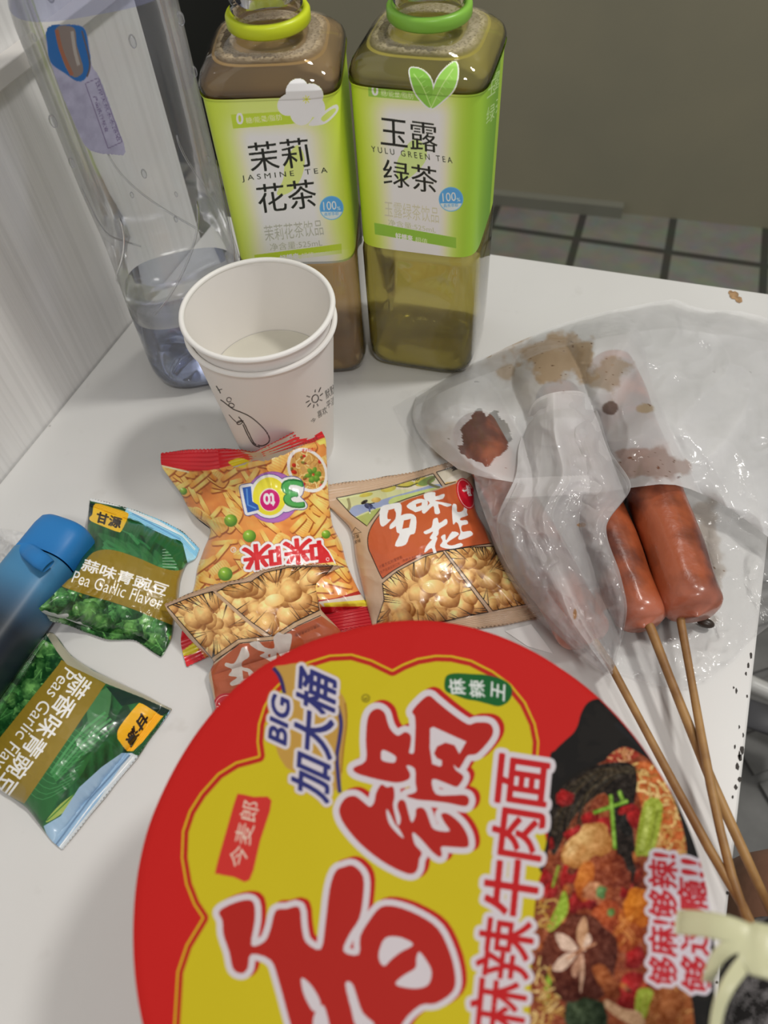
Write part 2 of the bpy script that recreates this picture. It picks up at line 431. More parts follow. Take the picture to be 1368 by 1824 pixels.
def table_mat():
    m, N, L, b = new_mat('white_table_paint')
    tc = N.new('ShaderNodeTexCoord')
    n = N.new('ShaderNodeTexNoise'); n.inputs['Scale'].default_value = 6; n.inputs['Detail'].default_value = 5; L.new(tc.outputs['Object'], n.inputs['Vector'])
    r = N.new('ShaderNodeValToRGB'); r.color_ramp.elements[0].position = .35; r.color_ramp.elements[0].color = (.645, .638, .62, 1)
    r.color_ramp.elements[1].position = .7; r.color_ramp.elements[1].color = (.70, .698, .685, 1); L.new(n.outputs[0], r.inputs[0])
    # small smudges
    n2 = N.new('ShaderNodeTexNoise'); n2.inputs['Scale'].default_value = 55; n2.inputs['Detail'].default_value = 3; L.new(tc.outputs['Object'], n2.inputs['Vector'])
    r2 = N.new('ShaderNodeValToRGB'); r2.color_ramp.elements[0].position = .66; r2.color_ramp.elements[0].color = (0, 0, 0, 1); r2.color_ramp.elements[1].position = .76; r2.color_ramp.elements[1].color = (.22, .22, .22, 1); L.new(n2.outputs[0], r2.inputs[0])
    mx = N.new('ShaderNodeMix'); mx.data_type = 'RGBA'; L.new(r2.outputs[0], mx.inputs[0]); L.new(r.outputs[0], mx.inputs[6]); mx.inputs[7].default_value = (.45, .43, .4, 1)
    # specks
    v = N.new('ShaderNodeTexVoronoi'); v.inputs['Scale'].default_value = 60; L.new(tc.outputs['Object'], v.inputs['Vector'])
    r3 = N.new('ShaderNodeValToRGB'); r3.color_ramp.elements[0].position = .04; r3.color_ramp.elements[0].color = (.5, .5, .5, 1); r3.color_ramp.elements[1].position = .075; r3.color_ramp.elements[1].color = (0, 0, 0, 1); L.new(v.outputs['Distance'], r3.inputs[0])
    n4 = N.new('ShaderNodeTexNoise'); n4.inputs['Scale'].default_value = 14; L.new(tc.outputs['Object'], n4.inputs['Vector'])
    r4 = N.new('ShaderNodeMath'); r4.operation = 'GREATER_THAN'; r4.inputs[1].default_value = .6; L.new(n4.outputs[0], r4.inputs[0])
    m4 = N.new('ShaderNodeMath'); m4.operation = 'MULTIPLY'; L.new(r3.outputs[0], m4.inputs[0]); L.new(r4.outputs[0], m4.inputs[1])
    mx2 = N.new('ShaderNodeMix'); mx2.data_type = 'RGBA'; L.new(m4.outputs[0], mx2.inputs[0]); L.new(mx.outputs[2], mx2.inputs[6]); mx2.inputs[7].default_value = (.2, .18, .16, 1)
    L.new(mx2.outputs[2], b.inputs['Base Color'])
    b.inputs['Roughness'].default_value = .38
    return m
def wall_mat():
    m, N, L, b = new_mat('white_grained_panel')
    tc = N.new('ShaderNodeTexCoord'); mp = N.new('ShaderNodeMapping'); mp.inputs['Scale'].default_value = (260, 260, 5); L.new(tc.outputs['Object'], mp.inputs[0])
    n = N.new('ShaderNodeTexNoise'); n.inputs['Scale'].default_value = 1; n.inputs['Detail'].default_value = 5; L.new(mp.outputs[0], n.inputs['Vector'])
    r = N.new('ShaderNodeValToRGB'); r.color_ramp.elements[0].position = .36; r.color_ramp.elements[0].color = (.75, .745, .735, 1)
    r.color_ramp.elements[1].position = .55; r.color_ramp.elements[1].color = (.82, .815, .805, 1); L.new(n.outputs[0], r.inputs[0])
    L.new(r.outputs[0], b.inputs['Base Color']); b.inputs['Roughness'].default_value = .5
    bp = N.new('ShaderNodeBump'); bp.inputs['Strength'].default_value = .35; bp.inputs['Distance'].default_value = .001; L.new(n.outputs[0], bp.inputs['Height']); L.new(bp.outputs[0], b.inputs['Normal'])
    return m
def panel_mat():
    m, N, L, b = new_mat('olive_grey_panel')
    tc = N.new('ShaderNodeTexCoord'); n = N.new('ShaderNodeTexNoise'); n.inputs['Scale'].default_value = 5; n.inputs['Detail'].default_value = 6; L.new(tc.outputs['Object'], n.inputs['Vector'])
    r = N.new('ShaderNodeValToRGB'); r.color_ramp.elements[0].position = .3; r.color_ramp.elements[0].color = (.27, .255, .185, 1)
    r.color_ramp.elements[1].position = .7; r.color_ramp.elements[1].color = (.31, .285, .20, 1); L.new(n.outputs[0], r.inputs[0])
    L.new(r.outputs[0], b.inputs['Base Color']); b.inputs['Roughness'].default_value = .42
    return m
def tile_mat(size, ox, oy, rot):
    m, N, L, b = new_mat('grey_green_floor_tiles')
    tc = N.new('ShaderNodeTexCoord'); mp = N.new('ShaderNodeMapping'); mp.vector_type = 'TEXTURE'
    mp.inputs['Location'].default_value = (ox, oy, 0); mp.inputs['Rotation'].default_value = (0, 0, rot); mp.inputs['Scale'].default_value = (size, size, 1)
    L.new(tc.outputs['Object'], mp.inputs[0])
    br = N.new('ShaderNodeTexBrick'); br.offset = 0; br.squash = 1
    br.inputs['Scale'].default_value = 1; br.inputs['Brick Width'].default_value = 1; br.inputs['Row Height'].default_value = 1
    br.inputs['Mortar Size'].default_value = .05; br.inputs['Mortar Smooth'].default_value = .3
    br.inputs['Color1'].default_value = (.215, .22, .19, 1); br.inputs['Color2'].default_value = (.185, .178, .147, 1); br.inputs['Mortar'].default_value = (.05, .05, .042, 1)
    L.new(mp.outputs[0], br.inputs['Vector'])
    n = N.new('ShaderNodeTexNoise'); n.inputs['Scale'].default_value = 30; L.new(tc.outputs['Object'], n.inputs['Vector'])
    mx = N.new('ShaderNodeMix'); mx.data_type = 'RGBA'; mx.blend_type = 'OVERLAY'; mx.inputs[0].default_value = .3; L.new(br.outputs[0], mx.inputs[6]); L.new(n.outputs[1], mx.inputs[7])
    L.new(mx.outputs[2], b.inputs['Base Color']); b.inputs['Roughness'].default_value = .35
    return m
def skewer_mat():
    m, N, L, b = new_mat('bamboo')
    tc = N.new('ShaderNodeTexCoord'); n = N.new('ShaderNodeTexNoise'); n.inputs['Scale'].default_value = 60; n.inputs['Detail'].default_value = 5
    L.new(tc.outputs['Object'], n.inputs['Vector'])
    r = N.new('ShaderNodeValToRGB'); r.color_ramp.elements[0].position = .35; r.color_ramp.elements[0].color = (.24, .115, .035, 1)
    r.color_ramp.elements[1].position = .65; r.color_ramp.elements[1].color = (.42, .235, .08, 1); L.new(n.outputs[0], r.inputs[0])
    L.new(r.outputs[0], b.inputs['Base Color']); b.inputs['Roughness'].default_value = .5
    return m
def sausage_mat():
    m, N, L, b = new_mat('sausage_skin')
    tc = N.new('ShaderNodeTexCoord'); n = N.new('ShaderNodeTexNoise'); n.inputs['Scale'].default_value = 35; n.inputs['Detail'].default_value = 4; L.new(tc.outputs['Object'], n.inputs['Vector'])
    r = N.new('ShaderNodeValToRGB'); r.color_ramp.elements[0].position = .42; r.color_ramp.elements[0].color = (.105, .02, .007, 1)
    r.color_ramp.elements[1].position = .60; r.color_ramp.elements[1].color = (.38, .088, .03, 1); L.new(n.outputs[0], r.inputs[0])
    a = N.new('ShaderNodeAttribute'); a.attribute_name = 'Col'
    mx = N.new('ShaderNodeMix'); mx.data_type = 'RGBA'; L.new(a.outputs['Fac'], mx.inputs[0]); L.new(r.outputs[0], mx.inputs[6]); mx.inputs[7].default_value = (.55, .19, .12, 1)
    L.new(mx.outputs[2], b.inputs['Base Color']); b.inputs['Roughness'].default_value = .3; b.inputs['Coat Weight'].default_value = .35; b.inputs['Coat Roughness'].default_value = .12
    b.inputs['Subsurface Weight'].default_value = .12; b.inputs['Subsurface Radius'].default_value = (.004, .0015, .0008)
    n2 = N.new('ShaderNodeTexNoise'); n2.inputs['Scale'].default_value = 130; n2.inputs['Detail'].default_value = 4; L.new(tc.outputs['Object'], n2.inputs['Vector'])
    bp = N.new('ShaderNodeBump'); bp.inputs['Strength'].default_value = .35; bp.inputs['Distance'].default_value = .0015; L.new(n2.outputs[0], bp.inputs['Height']); L.new(bp.outputs[0], b.inputs['Normal'])
    return m
M_TABLE = table_mat(); M_WALL = wall_mat(); M_PANEL = panel_mat()
M_FILMPRINT = print_mat('printed_plastic_film', .28, .5, .25)
M_LABEL = print_mat('printed_bottle_label', .4, .4)
M_PAPER = print_mat('printed_paper_cup', .55, .35)
M_LID = print_mat('printed_lid_film', .62, .12)
M_WHITEPAPER = pbr('white_paper', (.80, .775, .74), .6, .3)
M_STICK = skewer_mat(); M_SAUSAGE = sausage_mat()
# ------------------------------------------------------------------ the setting
FLOOR_Z = -0.50
LW = -0.3275                      # left wall plane
def slab(name, pts, z0, z1, mat, parent=None, bevel=0.0):
    bm = bmesh.new()
    vs = [bm.verts.new((p[0], p[1], z1)) for p in pts]
    f = bm.faces.new(vs)
    r = bmesh.ops.extrude_face_region(bm, geom=[f])
    for v in [e for e in r['geom'] if isinstance(e, bmesh.types.BMVert)]: v.co.z = z0
    if bevel:
        bmesh.ops.bevel(bm, geom=bm.edges[:], offset=bevel, segments=2, profile=.5, affect='EDGES')
    return bm_obj(name, bm, mat, parent)
bm = bmesh.new(); box_bm(bm, -1.2, 1.3, -1.2, 1.6, FLOOR_Z - .02, FLOOR_Z)
tag(bm_obj('floor', bm, tile_mat(.158, -.134, 1.222, math.radians(3.0))), kind='structure')
bm = bmesh.new(); box_bm(bm, LW - .03, LW, -1.2, .425, FLOOR_Z, .1785); box_bm(bm, LW - .03, LW - .004, -1.2, .425, .1785, .75)
tag(bm_obj('wall_left', bm, M_WALL), kind='structure')
bm = bmesh.new(); box_bm(bm, LW - .004, LW + .006, -1.2, .425, .1700, .1790, .001)
tag(bm_obj('trim_1', bm, pbr('wall_rail_paint', (.62, .60, .57), .5)), kind='structure')
# olive panel standing on the floor beyond the table, with a low lip, and the dark gap left of it
a0, a1 = tp(700, 340, FLOOR_Z), tp(1107, 383, FLOOR_Z)
dirx = (a1 - a0) / np.linalg.norm(a1 - a0); nrm = np.array([-dirx[1], dirx[0], 0])
def along(t, off, z): return a1 + dirx * t + nrm * off + np.array([0, 0, z - FLOOR_Z])
def wall_strip(name, t0, t1, o0, o1, z0, z1, mat):
    P = [along(t0, o0, z0), along(t1, o0, z0), along(t1, o1, z0), along(t0, o1, z0), along(t0, o0, z1), along(t1, o0, z1), along(t1, o1, z1), along(t0, o1, z1)]
    return mesh_obj(name, P, [(0, 1, 2, 3), (7, 6, 5, 4), (0, 4, 5, 1), (1, 5, 6, 2), (2, 6, 7, 3), (3, 7, 4, 0)], mat, smooth=False)
tag(wall_strip('wall_back', -.64, .9, .006, .03, FLOOR_Z, 1.3, M_PANEL), kind='structure')
tag(wall_strip('baseboard_back', -.4, .0, -.012, .006, FLOOR_Z, FLOOR_Z + .022, pbr('panel_lip', (.2, .2, .16), .4)), kind='structure')
tag(wall_strip('wall_back_recess', -1.2, -.64, .02, .05, FLOOR_Z, 1.3, pbr('dark_recess', (.012, .013, .010), .4)), kind='structure')

# ------------------------------------------------------------------ the table
tb = empty('white_table', (-.115, .2, FLOOR_Z))
tag(tb, 'white painted table with a chipped right edge, crowded with snacks and drinks', 'table')
TX0, TX1, TY0 = LW + .001, .0965, -.17
TYL, TYR = .4545, .4815
edgeP = [(TX0, TY0), (TX1, TY0), (TX1, TYR), (TX0, TYL)]
slab('tabletop', edgeP, -.022, 0, M_TABLE, tb, .0012)
for (x, y) in ((TX0 + .04, TY0 + .04), (TX1 - .04, TY0 + .04), (TX1 - .04, TYR - .04), (TX0 + .04, TYL - .04)):
    bm = bmesh.new(); box_bm(bm, x - .018, x + .018, y - .018, y + .018, FLOOR_Z, -.022, .002); bm_obj('leg', bm, M_TABLE, tb)
# chips in the paint along the right edge, a brown burn at the back edge: thin flakes of bare board
def flake(pts, z, V, F):
    n = len(V); V += [tuple(tp(p[0], p[1], z)) for p in pts]; F.append(tuple(range(n, n + len(pts))))
rr = random.Random(3); M_CHIP = pbr('bare_dark_board', (.05, .045, .04), .8); M_BURN = pbr('brown_burn', (.36, .22, .11), .8, noise=.4, nscale=300)
chips = [(1338, 1168, 3, 8), (1333, 1186, 2.4, 6), (1329, 1200, 2, 5), (1322, 1335, 4, 9), (1318, 1348, 5, 8), (1313, 1366, 4, 8), (1318, 1388, 4, 6), (1311, 1402, 4, 6), (1309, 1330, 2, 6), (1331, 1240, 2, 4), (1317, 1295, 1.6, 5), (1324, 1310, 1.6, 5), (1305, 1420, 2, 4), (1298, 1528, 3, 4), (1296, 1590, 3, 4), (1279, 1721, 2, 6), (1276, 1733, 3, 3), (1277, 1750, 3, 3), (1312, 1230, 2, 6), (1307, 1225, 2, 3), (1317, 1345, 2, 10)]
for (x, y, a, b) in chips:
    n = 8; V, F = [], []; flake([(x + a * math.cos(k * 6.283 / n) * rr.uniform(.5, 1.1), y + b * math.sin(k * 6.283 / n) * rr.uniform(.5, 1.1)) for k in range(n)], .0002, V, F)
    mesh_obj('paint_chip', V, F, M_CHIP, tb, smooth=False)
for (x, y, a, b) in [(1308, 526, 9, 8), (1316, 534, 8, 6), (1301, 521, 5, 4)]:
    n = 9; V, F = [], []; flake([(x + a * math.cos(k * 6.283 / n) * rr.uniform(.7, 1.1), y + b * math.sin(k * 6.283 / n) * rr.uniform(.7, 1.1)) for k in range(n)], .0002 + a * .00001, V, F)
    mesh_obj('burn_mark', V, F, M_BURN, tb, smooth=False)
# a torn scrap of white paper stuck under the tan pouch
def sheet(name, pts, z, mat, th=.0003, parent=None):
    return slab(name, [tp(p[0], p[1], z) for p in pts], z - th, z, mat, parent)
tag(sheet('paper_scrap', cv(660, 1090, .3216, 745, 105, 890, 68, 960, 160, 1010, 230, 870, 190), .0006, pbr('scrap_paper', (.86, .86, .85), .6)), 'torn scrap of white paper flat on the table behind the red lid', 'paper')

# ------------------------------------------------------------------ floor things seen past the right edge of the table
fm = empty('floor_mat', (.33, .40, FLOOR_Z)); tag(fm, 'grey ribbed mat on the floor past the right edge of the table', 'mat')
M_GREYMAT = pbr('grey_mat_plastic', (.135, .135, .13), .6, noise=.25, nscale=25)
ca, sa = math.cos(math.radians(38)), math.sin(math.radians(38))
bm = bmesh.new(); box_bm(bm, .12, .56, .16, .62, FLOOR_Z + .0005, FLOOR_Z + .006); bm_obj('mat_base', bm, M_GREYMAT, fm)
for k in range(-5, 6):
    c = np.array([.34, .39]) + np.array([-sa, ca]) * k * .05
    V = []
    for (u, v, z) in [(u, v, z) for z in (.006, .012) for (u, v) in ((-.1, -.020), (.1, -.020), (.1, .020), (-.1, .020))]:
        V.append((c[0] + ca * u - sa * v, c[1] + sa * u + ca * v, FLOOR_Z + z))
    mesh_obj('rib', V, [(3, 2, 1, 0), (4, 5, 6, 7), (0, 1, 5, 4), (1, 2, 6, 5), (2, 3, 7, 6), (3, 0, 4, 7)], M_GREYMAT, fm, smooth=False)
bar = tube('metal_bar', [tp(1310, 1205, -.42), tp(1345, 1222, -.42), tp(1368, 1232, -.42), tp(1460, 1272, -.42)], .009, pbr('pale_metal', (.55, .55, .53), .3), seg=12)
tag(bar, 'pale metal bar low down past the right edge of the table', 'bar')
bar2 = tube('strap', [tp(1310, 1262, -.40), tp(1368, 1282, -.40), tp(1460, 1310, -.40)], .016, pbr('dark_strap', (.06, .06, .065), .5), seg=12, ell=.35)
tag(bar2, 'dark flat strap below the pale metal bar past the table edge', 'strap')

# ------------------------------------------------------------------ the knee at the lower right: one bent leg in mottled shorts
def skin_body(name, joints, edges, mat, parent=None, sub=2, cut=None):
    me = bpy.data.meshes.new(name); me.from_pydata([j[0] for j in joints], edges, []); me.update()
    o = bpy.data.objects.new(name, me); COL.objects.link(o)
    o.modifiers.new('skin', 'SKIN'); sd = o.modifiers.new('sub', 'SUBSURF'); sd.levels = sub; sd.render_levels = sub
    for i, j in enumerate(joints): me.skin_vertices[0].data[i].radius = (j[1], j[2]) if len(j) > 2 else (j[1], j[1])
    me.skin_vertices[0].data[0].use_root = True
    bpy.context.view_layer.update()
    m2 = bpy.data.meshes.new_from_object(o.evaluated_get(bpy.context.evaluated_depsgraph_get()))
    bpy.data.objects.remove(o)
    m2.materials.clear(); m2.materials.append(mat)
    if cut: 
        b = bmesh.new(); b.from_mesh(m2); cut(b); b.to_mesh(m2); b.free()
    m2.polygons.foreach_set('use_smooth', np.ones(len(m2.polygons), dtype=bool))
    r = bpy.data.objects.new(name, m2); COL.objects.link(r)
    if parent: r.parent = parent; r.matrix_local = parent_matrix(parent).inverted()
    return r
KX = .168
pers = empty('person', (KX, .06, FLOOR_Z)); tag(pers, 'bare bent knee of a seated person in mottled grey shorts at the table edge', 'person')
M_SKIN = pbr('leg_skin', (.36, .175, .11), .5, noise=.12, nscale=60, bump=.15, bscale=300)
legj = [((KX + .02, -.36, -.075), .082), ((KX + .01, -.2, -.075), .076), ((KX, -.05, -.075), .066), ((KX, .08, -.078), .057), ((KX, .122, -.092), .050),
        ((KX, .122, -.16), .050), ((KX, .105, -.24), .050), ((KX, .07, -.34), .040), ((KX, .06, -.44), .030), ((KX, .075, -.472), .027), ((KX, .13, -.482), .022), ((KX, .19, -.488), .012)]
skin_body('leg', legj, [(i, i + 1) for i in range(len(legj) - 1)], M_SKIN, pers)
M_SHORTS, N, L, b = new_mat('mottled_knit')
tc = N.new('ShaderNodeTexCoord'); n1 = N.new('ShaderNodeTexNoise'); n1.inputs['Scale'].default_value = 160; n1.inputs['Detail'].default_value = 6; L.new(tc.outputs['Object'], n1.inputs[0])
r1 = N.new('ShaderNodeValToRGB'); r1.color_ramp.elements[0].position = .38; r1.color_ramp.elements[0].color = (.018, .016, .016, 1); r1.color_ramp.elements[1].position = .68; r1.color_ramp.elements[1].color = (.26, .245, .25, 1)
L.new(n1.outputs[0], r1.inputs[0]); L.new(r1.outputs[0], b.inputs['Base Color']); b.inputs['Roughness'].default_value = .9
shj = [((KX + .02, -.37, -.072), .096), ((KX + .01, -.2, -.072), .088), ((KX, -.05, -.073), .078), ((KX, .124, -.080), .065)]
def cut_hem(bmm): 
    bmesh.ops.delete(bmm, geom=[f for f in bmm.faces if f.calc_center_median().y > .124], context='FACES')
sh = skin_body('shorts', shj, [(0, 1), (1, 2), (2, 3)], M_SHORTS, pers, 3)
# ------------------------------------------------------------------ tea bottles
def section(a, n, th):
    c, s = np.abs(np.cos(th)), np.abs(np.sin(th))
    return a / (c ** n + s ** n) ** (1 / n)
def prism(prof, th, c, yaw):
    """prof rows (z, half width, squareness) -> (rows, len(th), 3) points around the axis at c"""
    P = []
    for (z, a, n) in prof:
        r = section(a, n, th)
        P.append(np.stack([c[0] + r * np.cos(th + yaw), c[1] + r * np.sin(th + yaw), np.full_like(th, z)], -1))
    return np.array(P)
def interp_prof(keys, m):
    k = np.array(keys, float); t = np.linspace(0, len(k) - 1, m)
    return [tuple(np.interp(v, np.arange(len(k)), k[:, i]) for i in range(3)) for v in t]
def revolve(name, prof, c, yaw, mat, parent, seg=96, cap0=True, cap1=False):
    th = np.linspace(0, 2 * math.pi, seg, endpoint=False)
    P = prism(prof, th, c, yaw); n = len(prof)
    V = P.reshape(-1, 3); F = [tuple(r) for r in grid_faces(n, seg, wrap=True)]
    if cap0: F.append(tuple(reversed(range(seg))))
    if cap1: F.append(tuple(range((n - 1) * seg, n * seg)))
    return mesh_obj(name, V, F, mat, parent)
HB = .0335
BODY = [(.0, .024, 3), (.0012, .0285, 4.5), (.005, HB - .0012, 6), (.011, HB, 6.5), (.084, HB, 6.5), (.0875, HB - .0006, 6.5), (.089, HB - .0015, 6.5), (.120, HB - .0015, 6.5),
        (.174, HB - .0015, 6.5), (.176, HB - .0006, 6.5), (.1795, HB, 6.2), (.1825, HB - .0010, 5.5), (.1865, HB - .0045, 4.4), (.1895, .0225, 3.0), (.1918, .0182, 2.2), (.193, .0168, 2), (.1945, .0160, 2), (.1955, .0160, 2)]
M_PET = film_mat('clear_bottle_plastic', (1, 1, 1), .02, (.95, .95, .95), .03, 1.0)
def froth_mat(name):
    m, N, L, b = new_mat(name); out = N['Material Output']; N.remove(b)
    at = N.new('ShaderNodeAttribute'); at.attribute_name = 'Col'; tc = N.new('ShaderNodeTexCoord')
    v = N.new('ShaderNodeTexVoronoi'); v.inputs['Scale'].default_value = 620; L.new(tc.outputs['Object'], v.inputs['Vector'])
    r = N.new('ShaderNodeMapRange'); r.inputs['From Min'].default_value = .15; r.inputs['From Max'].default_value = .55; r.inputs['To Min'].default_value = .45; r.inputs['To Max'].default_value = 1; L.new(v.outputs['Distance'], r.inputs['Value'])
    df = N.new('ShaderNodeBsdfDiffuse'); L.new(at.outputs['Color'], df.inputs[0]); tr = N.new('ShaderNodeBsdfTransparent')
    ml = N.new('ShaderNodeMath'); ml.operation = 'MULTIPLY'; L.new(at.outputs['Alpha'], ml.inputs[0]); L.new(r.outputs[0], ml.inputs[1])
    mx = N.new('ShaderNodeMixShader'); L.new(ml.outputs[0], mx.inputs[0]); L.new(tr.outputs[0], mx.inputs[1]); L.new(df.outputs[0], mx.inputs[2]); L.new(mx.outputs[0], out.inputs[0])
    return m
def tea_bottle(name, c, yaw, label, art, tabmask, zl, zt, back, tea_mat, ring_col, foam_col, sample_gain):
    root = empty(name, (c[0], c[1], 0), yaw); tag(root, label, 'bottle', 'tea bottles at the back of the table')
    # shell with the threaded open neck
    th96 = 96
    neck = [(.1975, .0160, 2), (.1985, .0158, 2)]
    z = .2005
    for k in range(3):
        neck += [(z, .0150, 2), (z + .001, .0166, 2), (z + .002, .0166, 2), (z + .003, .0150, 2)]; z += .0042
    neck += [(.2145, .0152, 2), (.2155, .0156, 2), (.2165, .0148, 2), (.2160, .0138, 2), (.205, .0138, 2)]
    revolve('bottle_body', BODY + neck, c, yaw, M_PET, root)
    # tea up into the shoulder
    liq = [(z + .0006, a - .0008, n) for (z, a, n) in BODY if z < .184] + [(.1862, HB - .0055, 4.4), (.1880, .0265, 3.6)]
    revolve('tea', liq, c, yaw, tea_mat, root, cap1=True)
    # froth resting on the tea in the shoulder: a bubbly ring
    nb, na = 20, 200
    th = np.linspace(0, 2 * math.pi, na, endpoint=False)
    P = []
    for j in range(nb):
        t = j / (nb - 1); r = section(.0165 + (.0278 - .0165) * t, 3.4, th)
        hz = .1884 + .0006 * (1 - (2 * t - 1) ** 2) * (.55 + .9 * vnoise(th * 9, th * 0 + t * 7, 5)) + .0007 * vnoise(th * 40, th * 0 + t * 13, 9)
        P.append(np.stack([c[0] + r * np.cos(th + yaw), c[1] + r * np.sin(th + yaw), hz], -1))
    tf = np.linspace(0, 1, nb)[:, None] * np.ones((1, na)); fa_ = smooth01(tf / .12) * smooth01((1 - tf) / .55) * (.35 + .65 * fnoise(th[None, :] * 4 + tf, tf * 3, 77, 3))
    mesh_obj('froth', np.array(P).reshape(-1, 3), grid_faces(nb, na, wrap=True), froth_mat(name + '_froth'), root, cols=np.concatenate([np.tile(np.array(foam_col), (nb * na, 1)), fa_.reshape(-1, 1)], 1))
    # tamper ring
    rp = [(.1945, .0163, 2), (.1943, .0188, 2), (.1952, .0196, 2), (.1990, .0196, 2), (.2003, .0188, 2), (.2003, .0166, 2), (.1945, .0163, 2)]
    revolve('tamper_ring', rp, c, yaw, pbr(name + '_ring', ring_col, .35, .5), root, seg=72, cap0=False)
    # label: fine on the camera side
    fa = np.arctan2(0 - c[1], 0 - c[0]) - yaw
    tha = np.concatenate([np.linspace(fa - 1.75, fa + 1.75, 860), np.linspace(fa + 1.75, fa - 1.75 + 2 * math.pi, 90)[1:-1]])
    a_l = HB - .0007
    zs = np.linspace(zl, zt + .012, 380)
    bz, ba, bn = (np.array([b_[i] for b_ in BODY]) for i in range(3))
    P = prism([(z, a_l if z < .1755 else np.interp(z, bz, ba) + .0006, 6.5 if z < .1795 else np.interp(z, bz, bn)) for z in zs], tha, c, yaw)
    # the outer face follows the shoulder above the label line
    px = projv(P)
    col = art.lin(px, sample_gain).astype(np.float32)
    nx = np.stack([np.cos(tha + yaw), np.sin(tha + yaw)], -1)
    view = np.array([-c[0], -c[1]]); view /= np.linalg.norm(view)
    rear = (nx @ view) < -.05
    col[:, rear] = s2l(back) * sample_gain
    F = grid_faces(len(zs), len(tha), wrap=True)
    zc = P[..., 2].reshape(-1)[F].mean(1)
    pc = px.reshape(-1, 2)[F].mean(1)
    xi = np.clip(((pc[:, 0] - art.x0) * art.k).astype(int), 0, art.w - 1); yi = np.clip(((pc[:, 1] - art.y0) * art.k).astype(int), 0, art.h - 1)
    rearf = np.tile(rear, (len(zs) - 1))
    keep = (zc < zt) | ((tabmask[yi, xi] > .5) & ~rearf)
    mesh_obj('label', P.reshape(-1, 3), F[keep], M_LABEL, root, cols=col.reshape(-1, 3))
    return root
LIME = np.array([.735, .815, .25]); LWHITE = np.array([.885, .895, .855])
def B(*f): return cv(340, 0, .43860, *f)
def soft_center(A, pl, pr, lo=.12, hi=.88, top=None, bot=None):
    """0..1 whiteness across the label between its left line and right line"""
    (xa, ya), (xb, yb) = pl; xl = xa + (A.Y - ya) * (xb - xa) / (yb - ya)
    (xa, ya), (xb, yb) = pr; xr = xa + (A.Y - ya) * (xb - xa) / (yb - ya)
    t = (A.X - xl) / (xr - xl)
    return t, smooth01(t / .30) * smooth01((1 - t) / .34)
INK = (.10, .11, .10); GREYINK = (.66, .66, .62)
def badge(A, cx, cy, r):
    A.poly(A.ell(cx, cy, r, r), (.42, .68, .86))
    A.poly(A.ell(cx, cy, r * .93, r * .93), (.33, .62, .84))
    m = A.mask(A.ell(cx, cy, r * .93, r * .93)) * (A.Y > cy + r * .32)
    A.put(m, (.80, .88, .92))
    A.text('100', (cx - r * .66, cy + r * .2), (cx + r * .42, cy + r * .12), (cx - r * .72, cy - r * .5), (.93, .96, .97), .35)
    A.text('%', (cx + r * .47, cy + r * .2), (cx + r * .75, cy + r * .17), (cx + r * .45, cy - r * .1), (.93, .96, .97), .1)
    A.text('真茶萃取', (cx - r * .6, cy + r * .68), (cx + r * .6, cy + r * .6), (cx - r * .62, cy + r * .4), (.30, .56, .78), .1)
# jasmine tea
A = Art(335, 110, 680, 520, 2.0, LIME)
t, wv = soft_center(A, B(60, 440, 205, 1090), B(612, 360, 670, 1030))
vy = smooth01((A.Y - 190) / 60) 
A.put((wv * (.35 + .65 * vy)).astype(np.float32), LWHITE)
A.put((smooth01((A.Y - 395) / 60) * smooth01((490 - A.Y) / 40) * wv * .5).astype(np.float32), (.88, .91, .80))
A.poly(B(163, 466, 400, 452, 440, 500, 400, 505, 172, 523), (.70, .79, .22))
A.text('0', *B(188, 506, 214, 503, 184, 462), (.95, .96, .93), .9)
A.text('糖/能量/脂肪', *B(226, 503, 372, 488, 222, 478), (.88, .91, .74), .1)
# jasmine blossom, on the print and above the label line
tabJ = [A.ell(*B(cx, cy)[0], rx * .4386, ry * .4386, an) for (cx, cy, rx, ry, an) in ((430, 365, 50, 42, -.9), (490, 385, 50, 46, .5), (500, 430, 52, 42, .9), (450, 455, 55, 48, 1.6), (400, 425, 50, 45, 2.6), (455, 410, 60, 60, 0))]
tail = crspline(B(520, 470, 560, 440, 592, 425, 600, 445, 580, 475, 540, 505, 480, 510, 500, 480), 6)
fm_ = A.mask(*(tabJ + [tail]), nz=True)
A.put(fm_, (.86, .855, .86))
A.poly(crspline(B(530, 480, 560, 452, 585, 440, 588, 452, 560, 482, 540, 494), 5), (.78, .85, .42))
for (cx, cy, rx, ry, an) in ((430, 372, 40, 32, -.9), (485, 392, 40, 34, .5), (495, 430, 40, 32, .9), (450, 452, 42, 34, 1.6), (405, 425, 38, 32, 2.6)):
    A.blob(*B(cx, cy)[0], rx * .4386, ry * .4386, an, (.96, .955, .96), (.86, .85, .88), pw=1.2)
for k in range(7):
    a = k * .9; A.line(B(470, 404, 470 + 17 * math.cos(a), 404 + 17 * math.sin(a)), 1.6, (.80, .82, .30))
A.poly(crspline(B(385, 660, 430, 590, 462, 640, 450, 720, 405, 780, 350, 790, 375, 730), 6), (.78, .85, .42), .8)
A.songtext('茉莉', B(245, 702)[0], B(491, 676)[0], B(226, 583)[0], INK)
A.text('J A S M I N E    T E A', *B(210, 742, 557, 708, 206, 714), INK, .25)
A.songtext('花茶', B(280, 868)[0], B(518, 842)[0], B(262, 752)[0], INK)
badge(A, *B(572, 845)[0], 21.5)
A.text('茉莉花茶饮品', *B(304, 982, 541, 955, 294, 918), GREYINK, .15)
A.text('净含量:525mL', *B(323, 1020, 536, 1000, 320, 990), GREYINK, .3)
A.poly(B(258, 1036, 612, 990, 614, 1030, 262, 1074), (.70, .79, .22))
